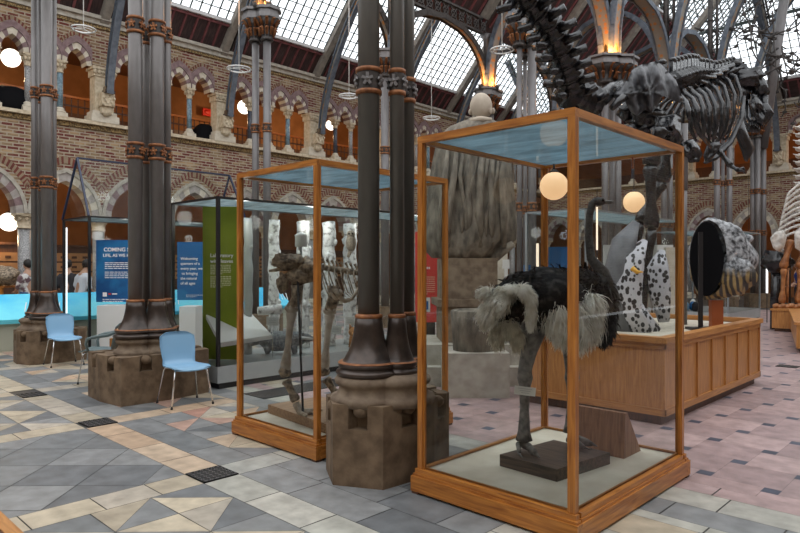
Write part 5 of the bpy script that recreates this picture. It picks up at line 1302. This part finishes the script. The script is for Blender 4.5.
b.face(list(range(seg,2*seg))); b.face(list(reversed(range(seg))))
for j in range(seg): q=(j+1)%seg; b.face([j,q,seg+q,seg+j])
b.build('cut_face','black_matte',t)
b = MB(); p = C(700.5,232,hd_-.22); b.box((p.x,p.y,(p.z+.835)/2),(.05,.03,p.z-.835),rzp); b.box((p.x,p.y,.85),(.3,.2,.03),rzp); b.build('black_mount','black_metal',t)
b = MB(); p = C(716,300,hd_+.1); b.box((p.x,p.y,(p.z+.835)/2),(.15,.08,p.z-.835),rzp); b.build('orange_mount','orange_post',t)
mat('shell_grey',(.07,.075,.085),(.16,.165,.18),.4,scale=4)
# ---- spotted sculpture on the island
t = thing('spotted_sculpture','tall grey shell sculpture covered in dark spots behind the ostrich','sculpture',tuple(D(2.9,7.7,.835)))
sd_ = 7.75
b = MB(); b.tube([C(624,338,sd_),C(619,305,sd_),C(619,272,sd_),C(624,242,sd_),C(636,222,sd_)],[.12,.17,.20,.16,.05],20,flat=.5); b.build('grey_shell','shell_grey',t)
b = MB(); b.tube([C(640,334,sd_-.1),C(630,312,sd_-.1),C(627,285,sd_-.1),C(632,258,sd_-.1),C(645,240,sd_-.1)],[.17,.15,.19,.17,.04],20,flat=.45); b.tube([C(655,334,sd_),C(640,320,sd_),C(630,300,sd_)],[.10,.14,.1],14,flat=.5); b.build('spotted_plate','spotted',t)
b = MB(); b.tube([C(664,322,sd_+.3),C(660,295,sd_+.3),C(657,268,sd_+.3),C(662,250,sd_+.3)],[.07,.14,.15,.04],16,flat=.4); b.build('spotted_plate','spotted',t)
b = MB(); b.tube([C(632,268,sd_-.3),C(637,272,sd_-.3),C(643,272,sd_-.3)],[.03,.025,.008],8); b.build('yellow_beak','yellow',t)
# ---------------------------------------------------------------- great predatory dinosaur skeleton
T = thing('dinosaur_skeleton','huge black fossil dinosaur skeleton with ribs, pelvis and toothed skull above the cases','skeleton',tuple(D(3.4,9.0,.84)))
def B(name, fn, m='fossil', parent=T):
    b = MB(); fn(b); return b.build(name, m, parent)
def blade(b, P_, W_, th, d, dd=None, amp=.25, sub=3):
    """thick plate through outline pixel points P_ at depth d"""
    k = len(P_); cx = sum(p[0] for p in P_)/k; cy = sum(p[1] for p in P_)/k
    out = []
    for i in range(k):
        p, q = P_[i], P_[(i+1)%k]
        for s in range(sub): out.append((p[0]+(q[0]-p[0])*s/sub, p[1]+(q[1]-p[1])*s/sub))
    k = len(out); RG = 7; n0 = len(b.v); sm = b.smooth; b.smooth = True
    D_ = dd or (lambda x,y: 0)
    for side in (-1,1):
        b.v.append(C(cx,cy,d+D_(cx,cy)+side*th)); 
        for r in range(1,RG+1):
            f = r/RG; hgt = side*th*math.sqrt(max(0,1-f**2.2))
            for (x,y) in out:
                X, Y_ = cx+(x-cx)*f, cy+(y-cy)*f; nz = noise.noise(Vector((X*.09,Y_*.09,side*3.1)))*amp*th*2.2*(1-f*f*.7)+ noise.noise(Vector((X*.25,Y_*.22,side)))*amp*th*.9*(1-f*f)
                b.v.append(C(X,Y_,d+D_(X,Y_)+hgt+nz))
    m_ = 1+RG*k
    for side in (0,1):
        o = n0+side*m_
        for j in range(k):
            q = (j+1)%k; t3 = [o,o+1+j,o+1+q]; b.face(t3 if side==0 else t3[::-1])
            for r in range(RG-1):
                a = o+1+r*k; f4 = [a+j,a+k+j,a+k+q,a+q]; b.face(f4 if side==0 else f4[::-1])
    for j in range(k):
        q=(j+1)%k; a = n0+1+(RG-1)*k; c = n0+m_+1+(RG-1)*k; b.face([a+j,c+j,c+q,a+q])
    b.smooth = sm
# ilium (big plate)
ilium = [(612,96),(620,87),(627,80),(632,70),(640,65),(648,63),(656,61),(663,66),(669,73),(676,80),(681,93),(683,99),(680,103),(674,97),(667,94),(661,98),(658,106),(652,113),(645,110),(637,116),(631,112),(627,106),(624,99),(618,101)]
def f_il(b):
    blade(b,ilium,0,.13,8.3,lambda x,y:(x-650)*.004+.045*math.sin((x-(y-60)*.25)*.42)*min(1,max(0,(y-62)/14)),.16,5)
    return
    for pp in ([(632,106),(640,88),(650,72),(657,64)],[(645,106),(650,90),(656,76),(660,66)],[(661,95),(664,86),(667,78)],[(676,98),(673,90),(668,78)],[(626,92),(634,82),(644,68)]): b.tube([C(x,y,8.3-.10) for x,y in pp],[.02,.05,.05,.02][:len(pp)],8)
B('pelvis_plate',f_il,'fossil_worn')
def f(b):
    b.ell(C(645,117,8.6),(.24,.2,.16),None,18,12,amp=.35,fr=5); b.ell(C(628,110,8.7),(.13,.13,.13),None,14,10,amp=.5); b.ell(C(640,130,8.7),(.20,.2,.14),None,14,10,amp=.5)
B('hip_socket',f)
def f(b):
    b.tube([C(622,84,8.5),C(612,90,8.2),C(604,97,8.0),C(598,104,7.9)],[.05,.10,.11,.06],12,flat=.5); b.tube([C(630,95,8.4),C(622,98,8.1),C(612,108,8.0)],[.05,.06,.04],10)
B('tail_chevron',f)
def f(b): blade(b,[(655,116),(664,115),(676,113),(683,117),(682,128),(684,140),(678,147),(668,146),(660,140),(655,130)],0,.17,8.4,None,.5)
B('thigh_bone_head',f)
def f(b): blade(b,[(679,144),(686,139),(693,139),(699,146),(703,154),(699,162),(690,163),(682,158)],0,.08,8.6,None,.8)
B('foot_of_pubis',f)
# both hind legs, standing on the island
for sx, d, px in ((0,8.15,(660,650,652,640)),(1,8.75,(668,672,640,628))):
    hp, kn, an, ft_ = C(px[0],128,d), C(px[1],165,d), C(px[2],228,d), C(px[3],300,d)
    ft_.z = .86
    if sx: kn, an, ft_ = C(662,182,d), C(640,222,d), C(626,252,d); ft_.z = .95
    B('thigh_bone', lambda b: bone(b,hp,kn,.085,1.4,14)); B('shin_bone', lambda b: bone(b,kn,an,.065,1.5,12))
    B('foot_bone', lambda b: bone(b,an,Vector((ft_.x,ft_.y,ft_.z+.05)),.05,1.4,12))
    for k in (-1,0,1):
        e = D(.25+.05*k,.20*k+.1,0); B('toe_bone', lambda b: b.tube([Vector((ft_.x,ft_.y,.90)),Vector((ft_.x,ft_.y,.92))+e*.5,Vector((ft_.x,ft_.y,.87))+e],[.05,.045,.015],8))
# backbone: tail to neck
def spine_pt(s):
    K = [(-1.35,512,-14,6.75),(-1.1,533,8,6.9),(-.9,549,27,7.05),(-.7,558,48,7.2),(-.5,566,70,7.4),(-.32,571,93,7.6),(-.15,590,103,7.9),(0,625,92,8.3),(.2,672,82,8.9),(.45,690,76,9.6),(.7,703,76,10.4),(.85,716,78,11.0),(1.0,726,74,11.6),(1.12,734,72,12.0)]
    for a,b_ in zip(K,K[1:]):
        if a[0] <= s <= b_[0]:
            f = (s-a[0])/(b_[0]-a[0]); return C(a[1]+(b_[1]-a[1])*f,a[2]+(b_[2]-a[2])*f,a[3]+(b_[3]-a[3])*f)
    return C(*K[-1][1:])
s = -1.33
while s < -.12:
    p, q = spine_pt(s), spine_pt(s+.05); t_ = (q-p).normalized(); big = .125+.05*(s+1.33)
    up = (Vector((0,0,1))-t_*t_.z).normalized(); 
    sd = t_.cross(up)
    def f(b):
        b.tube([p-t_*.085,p-t_*.04,p+t_*.04,p+t_*.085],[big*1.15,big*.8,big*.85,big*1.15],12)
        b.tube([p+up*.05,p+up*.19,p+up*.29-t_*.08],[.075,.05,.06],7,flat=.5)
        b.tube([p-up*.05+t_*.07,p-up*.22+t_*.05,p-up*.36-t_*.05],[.06,.045,.04],7,flat=.6)
        for k in (-1,1): b.tube([p+sd*k*.05,p+sd*k*.20,p+sd*k*.30+up*.04],[.08,.05,.05],7,flat=.5)
    B('tail_vertebra',f); s += .115
s = .16
while s < 1.13:
    p, q = spine_pt(s), spine_pt(min(1.12,s+.04)); 
    if (q-p).length < 1e-4: break
    t_ = (q-p).normalized(); up = Vector((0,0,1)); sd = t_.cross(up); kk = 1 if s < .6 else .85
    def f(b):
        b.tube([p-t_*.09,p-t_*.03,p+t_*.03,p+t_*.09],[.15*kk,.11*kk,.11*kk,.15*kk],12); b.box(p+up*.18*kk,(.05,.17,.22),R=Matrix((sd,t_,up)).transposed()); b.ell(p+up*.30*kk,(.05,.09,.04),seg=8,rings=5,amp=.3)
        for k in (-1,1): b.tube([p+sd*k*.05,p+sd*k*.20+up*.06],[.05,.03],6)
    B('back_vertebra',f); s += .052
# ribs: each bows out from the spine on both sides of the chest
RB = [([(718,68),(735,77),(740,93),(739.6,113),(734,129),(725,140)],11.2),([(714,72),(728,81),(734,95),(733,117),(728,131),(718,141)],10.9),([(709,76),(723,86),(727,100),(727,120),(723,134),(713,146)],10.6),
 ([(704,79),(716,90),(722,104),(722,124),(719,138)],10.3),([(699,84),(709,93),(715,106),(716,126),(713,142)],10.0),([(695,87),(704,95),(709,108),(710,124),(709,140)],9.75),([(690,89),(699,98),(703,109),(704,122),(704,137)],9.5),
 ([(684,92),(692,99),(697,109),(699,122)],9.25),([(678,94),(685,101),(688,110),(689,120)],9.0)]
AX = D(.694,.72,0); LT = D(.72,-.694,0)
for pts, d in RB:
    n = len(pts); P_ = []
    dep = [0,.22,.34,.34,.25,.12]
    s0 = spine_pt(min(1.1,.2+(d-8.9)*.19)); P_ = [C(x,y,d-dep[i]) for i,(x,y) in enumerate(pts)]
    P_ = [Vector((P_[0].x,P_[0].y,P_[0].z))+(s0-P_[0])*.6]+P_
    r_ = [.03,.045]+[.042]*(len(P_)-3)+[.018]
    B('rib', lambda b: b.tube(P_,r_,8,flat=.6))
    Q_ = []
    for p in P_:
        w_ = (p-s0).dot(LT); Q_.append(p-LT*(2*w_+.0))
    B('rib', lambda b: b.tube(Q_,r_,8,flat=.6))
# belly / shoulder blade / arms
B('shoulder_blade', lambda b: b.tube([C(744,96,10.8),C(741,118,10.7),C(730,142,10.6),C(712,158,10.5),C(705,163,10.4)],[.03,.05,.06,.10,.03],10,flat=.5))
B('coracoid', lambda b: blade(b,[(706,164),(703,156),(706,146),(714,141),(722,143),(719,150),(713,158)],0,.06,10.2,None,.6))
B('arm_bone', lambda b: bone(b,C(718,150,10.3),C(731,166,10.2),.04,1.4)); B('arm_bone', lambda b: bone(b,C(731,166,10.2),C(738,170,10.1),.03,1.3))
for k in range(2): B('claw', lambda b: b.tube([C(738,170,10.1),C(743,168+3*k,10.1),C(746,171+3*k,10.1)],[.03,.022,.006],7))
B('lower_bone', lambda b: b.tube([C(738,118,11.2),C(742,135,11.3),C(748,150,11.4),C(746,160,11.3)],[.10,.14,.16,.05],12,flat=.6))
B('gastralia', lambda b: b.tube([C(690,100,9.2),C(694,118,9.2),C(700,133,9.3),C(711,148,9.6)],[.03,.05,.04,.02],8))
# skull turned down to the right
sk = B('skull', lambda b: (b.ell(C(741,80,12.0),(.36,.3,.22),None,20,12,amp=.55,fr=7), b.ell(C(728,66,12.1),(.25,.2,.10),None,16,10,amp=.6,fr=8), b.tube([C(750,74,12.0),C(758,84,11.9),C(763,95,11.8)],[.12,.14,.12],12),
   b.tube([C(755,105,11.9),C(761,110,11.8),C(765,116,11.8),C(764,125,11.8)],[.12,.16,.16,.05],14,flat=.6), b.tube([C(757,92,11.95),C(752,104,11.95),C(754,116,11.9)],[.09,.06,.05],10), b.tube([C(764,96,11.8),C(765,106,11.8),C(767,118,11.8)],[.07,.05,.08],10), b.ell(C(738,92,12.0),(.2,.18,.2),None,14,10,amp=.5,fr=7)))
B('snout', lambda b: blade(b,[(752,93),(758,95),(763,103),(768,112),(769,120),(764,126),(757,122),(752,113),(749,103)],0,.13,11.75,None,.5))
B('lower_jaw', lambda b: (b.tube([C(742,102,12.1),C(744,118,12.1),C(750,128,12.0),C(759,131,11.9)],[.12,.09,.09,.05],12,flat=.6)))
for k in range(9):
    x = 748+k*2; B('tooth', lambda b: b.tube([C(x,120+ (k%2),11.85),C(x+.5,127+(k*3%4),11.82)],[.028,.004],6), 'fossil', sk)
B('mount_pole', lambda b: (b.tube([C(684,124,8.6),C(684,190,8.6)],.05,10), b.tube([C(684,150,8.6),Vector((C(684,190,8.6).x,C(684,190,8.6).y,.84))],.04,10)),'iron_grey')
# ---------------------------------------------------------------- right edge skeleton
T2 = thing('mammal_skeleton','orange-brown and white four-legged skeleton cut off by the right edge','skeleton',tuple(D(10.0,16.3,.57)))
def B2(name, fn, m='bone_orange'):
    b = MB(); fn(b); return b.build(name,m,T2)
dk = 16.3
for k in range(9):
    y = 188+k*6; L = 10+k*1.6
    B2('rib', lambda b: b.tube([C(803,y-6,dk),C(797-k*.9,y-2,dk-.1),C(789-k*1.6,y+5,dk-.25),C(786-k*1.4,y+12,dk-.2),C(789,y+19,dk-.1)],[.03,.035,.035,.03,.012],7,flat=.6),'bone_white')
for k in range(16):
    B2('vertebra', lambda b: (b.ell(C(800-.15*k*0,128+k*7,dk+.1),(.10,.10,.07),None,10,7,amp=.4), b.tube([C(800,128+k*7,dk),C(793,126+k*7,dk)],[.03,.008],6)),'bone_white')
B2('shoulder_blade', lambda b: blade(b,[(770,238),(775,232),(783,230),(787,236),(785,246),(779,252),(773,248)],0,.06,dk-.3,None,.6),'bone_white')
B2('scapula', lambda b: blade(b,[(794,232),(801,226),(810,228),(812,250),(804,254),(795,248)],0,.06,dk-.4,None,.6),'bone_white')
for dx in (0,16):
    B2('upper_leg_bone', lambda b: bone(b,C(791+dx,240,dk-.2),C(783+dx,268,dk-.2),.075,1.4)); B2('lower_leg_bone', lambda b: (bone(b,C(784+dx,268,dk-.2),C(782+dx,303,dk-.2),.05,1.7), b.tube([C(788+dx,268,dk-.15),C(787+dx,303,dk-.15)],.03,8)))
    B2('foot_bones', lambda b: [b.ell(C(776+dx+3.4*k,306+(k%2),dk-.25),(.08,.10,.07),None,8,6,amp=.3) for k in range(5)])
B2('mount_pole', lambda b: b.tube([C(790,245,dk),Vector((C(790,245,dk).x,C(790,245,dk).y,.57))],.02,6),'black_metal')
# far glass case between the head and the right island
case4 = modern_case('grey-framed glass showcase with colourful small items in the far right distance', -7.6,-5.6,18.6,21.6,2.62,.35,'case_frame_grey')
rnd = random.Random(9)
for k in range(16):
    v = Vector((rnd.uniform(-7.3,-5.9), rnd.uniform(18.8,20.5), 0)); z = .36+rnd.choice((.0,.5,1.0,1.4)); m = rnd.choice(['panel_blue2','red_stuff','shirt_white','chair_blue','dark_cloth','yellow','paper'])
    b = MB(); b.lathe([(.06,0),(.10,.05),(.08,.2),(.03,.26)],(v.x,v.y,z if z < .4 else z),10); b.bar((v.x,v.y,.35),(v.x,v.y,z+.02),.01,.01); tag(b.build('small_exhibit',m),'small colourful exhibit among the jumble in the far right glass showcase','exhibit','small exhibits in the far right showcase')
b = MB(); a, c = C(767,262,18.4), C(767,293,18.4); b.cur = 1; b.bar((a.x,a.y,0),(a.x,a.y,c.z),.02,.02); b.cur = 0; b.bar(a,c,.05,.04); tag(b.build('light_tube',['strip_white','black_metal']),'white glowing light tube on the far right showcase','light')
c = C(748.5,240,27.5); globe('globe_lamp', c, .22, 'lamp_globe', 'small glowing globe lamp low under a far wall arch', 5.5)
# stuffed bear-like lump
v = C(776,262,16.5); b = MB(); b.ell(v,(.35,.3,.28),None,16,10,amp=.5,fr=6); b.ell(v+D(.2,-.1,-.05),(.2,.2,.18),None,12,8,amp=.5); b.tube([v,Vector((v.x,v.y,.0))],[.12,.14],8); tag(b.build('shaggy_exhibit','fossil'),'shaggy dark exhibit beyond the right-hand island','exhibit')
# ================================================================ PEOPLE
def person(label, loc, rz, shirt, legs, sit=False, hair='hair', lean=0.0, hscale=1.0):
    t = thing('person', label, 'person', loc, rz)
    z0 = -.38 if sit else 0
    def W(x,y,z): return Vector((x+lean*max(0,z-1.0),y,z))
    hip = .95+z0; sh = 1.42+z0; hd = 1.66+z0
    b = MB()
    b.tube([W(0,0,hip),W(0,0,sh),W(.01,0,sh+.12)],[.12,.13,.055],12); b.ell(W(.03,0,hd),(.095,.075,.12),None,16,12); b.ell(W(.125,0,hd-.015),(.02,.015,.025),None,8,6)
    b.tube([W(.01,0,sh),W(.02,0,hd-.06)],[.055,.05],10)
    for s in (-1,1):
        b.ell(W(.03,s*.078,hd-.01),(.018,.012,.03),None,8,6)
        b.tube([W(0,s*.16,sh-.03),W(.02,s*.22,sh-.28),W(.22,s*.16,sh-.42),W(.30,s*.12,sh-.42)],[.05,.042,.035,.028],10)
        for q in range(5): b.tube([W(.30,s*.12+(q-2)*.016,sh-.42),W(.36,s*.12+(q-2)*.02,sh-.43),W(.385,s*.12+(q-2)*.02,sh-.45)],[.012,.010,.008],6)
        if sit: b.tube([W(0,s*.09,hip),W(.42,s*.10,hip-.02),W(.42,s*.10,.08),W(.50,s*.10,.04)],[.09,.07,.05,.04],10)
        else: b.tube([W(0,s*.09,hip),W(.02,s*.10,.5),W(0,s*.10,.08),W(.12,s*.10,.04)],[.09,.065,.045,.04],10)
    o = b.build('body','skin',t,world=False); m = o.modifiers.new('weld','REMESH'); m.mode='VOXEL'; m.voxel_size=.014; m.use_smooth_shade=True
    b = MB(); b.tube([W(0,0,hip-.02),W(0,0,hip+.18),W(0,0,sh-.08),W(0,0,sh+.01),W(.0,0,sh+.06)],[.165,.15,.185,.16,.075],16,flat=.72,up=(0,1,0))
    for s in (-1,1): b.tube([W(0,s*.13,sh-.02),W(0,s*.19,sh-.08),W(.02,s*.225,sh-.26),W(.08,s*.215,sh-.33)],[.07,.07,.058,.055],12)
    o = b.build('shirt',shirt,t,world=False); m = o.modifiers.new('weld','REMESH'); m.mode='VOXEL'; m.voxel_size=.016; m.use_smooth_shade=True
    b = MB()
    for s in (-1,1):
        if sit: b.tube([W(0,s*.08,hip+.02),W(.42,s*.10,hip),W(.44,s*.10,hip-.06),W(.42,s*.10,.10)],[.115,.09,.08,.065],12)
        else: b.tube([W(0,s*.08,hip+.05),W(.02,s*.10,.5),W(0,s*.10,.08)],[.115,.085,.07],12)
    o = b.build('trousers',legs,t,world=False); m = o.modifiers.new('weld','REMESH'); m.mode='VOXEL'; m.voxel_size=.016; m.use_smooth_shade=True
    b = MB(); b.ell(W(.005,0,hd+.03),(.108,.09,.115),None,16,12,amp=.08); b.build('hair',hair,t,world=False)
    for s in (-1,1): b = MB(); b.ell(W(.115,s*.032,hd+.005),.010,seg=8,rings=5); b.build('eye','black_matte',t,world=False)
    return t
v = D(-7.62,15.2); person('person in a white shirt with dark hair stooping over the table beyond the cyan desk', (v.x,v.y,0), math.radians(110), 'shirt_white','dark_cloth', lean=.25)
v = D(-9.1,15.6); person('person in a patterned white top and jeans behind the cyan desk, left of the columns', (v.x,v.y,0), math.radians(200), 'shirt_floral','jeans')
v = D(-8.3,15.9); person('person in dark clothes between the leftmost columns and the stooping person', (v.x,v.y,0), math.radians(150), 'dark_cloth','dark_cloth',lean=.2)
v = D(12.5,20.0); person('person in a dark blue top standing beyond the right-hand skeleton', (v.x,v.y,0), math.radians(200), 'shirt_blue','dark_cloth')
# wooden table and pots behind the cyan desk, far left
v = D(-11.0,16.0); t = thing('wooden_table','low wooden table with things on it behind the cyan desk','table',(v.x,v.y,0)); b = MB(); b.box((v.x,v.y,1.12),(2.6,.7,.05),rzp); b.build('tabletop','oak_x',t)
for sx in (-1.2,1.2):
    for sy in (-.3,.3): p = D(-11.0+sx,16.0+sy); b = MB(); b.box((p.x,p.y,.55),(.06,.06,1.1),rzp); b.build('leg','oak_z',t)
v = C(4,284,15.9); b = MB(); b.ell((v.x,v.y,1.145+.24),(.5,.35,.24),None,18,12,amp=.25,fr=5); tag(b.build('striped_exhibit','bone_dark'),'humped brown striped exhibit on the table at the left edge','exhibit')
# pale wooden edge at the bottom left corner
a, c = G(-12,497,.45), G(24,533,.45)
t = thing('wooden_platform','pale wooden platform edge poking into the bottom left corner','platform',(-4.8,.7,0))
a = C(0,512,3.6); c = C(24,537,3.3)
q0 = Vector((-4.78,1.28,0)); 
b = MB(); b.bb(-5.6,-4.1,.2,1.10,.0,.02); b.build('base','dark_wood',t); b = MB(); b.bb(-5.6,-4.1,1.10,1.18,.0,.03); b.build('edge_strip','pale_oak_x',t)
# ================================================================ CAMERA AND OUTPUT
cam = bpy.data.cameras.new('camera'); co_ = bpy.data.objects.new('camera', cam); COL.objects.link(co_)
cam.sensor_width = 36; cam.lens = F/800*36; cam.clip_end = 200
co_.location = (0,0,H0); co_.rotation_euler = (PI/2, 0, math.radians(44)); SC.camera = co_
vs = SC.view_settings; SC.display_settings.display_device = 'sRGB'; vs.view_transform = 'Standard'; vs.look = 'None'; vs.gamma = 1; vs.use_curve_mapping = False; vs.exposure = 0.25
cy = SC.cycles; cy.use_denoising = True; cy.transparent_max_bounces = 24; cy.max_bounces = 8; cy.sample_clamp_indirect = 4
try: cy.denoiser = 'OPENIMAGEDENOISE'
except Exception: pass
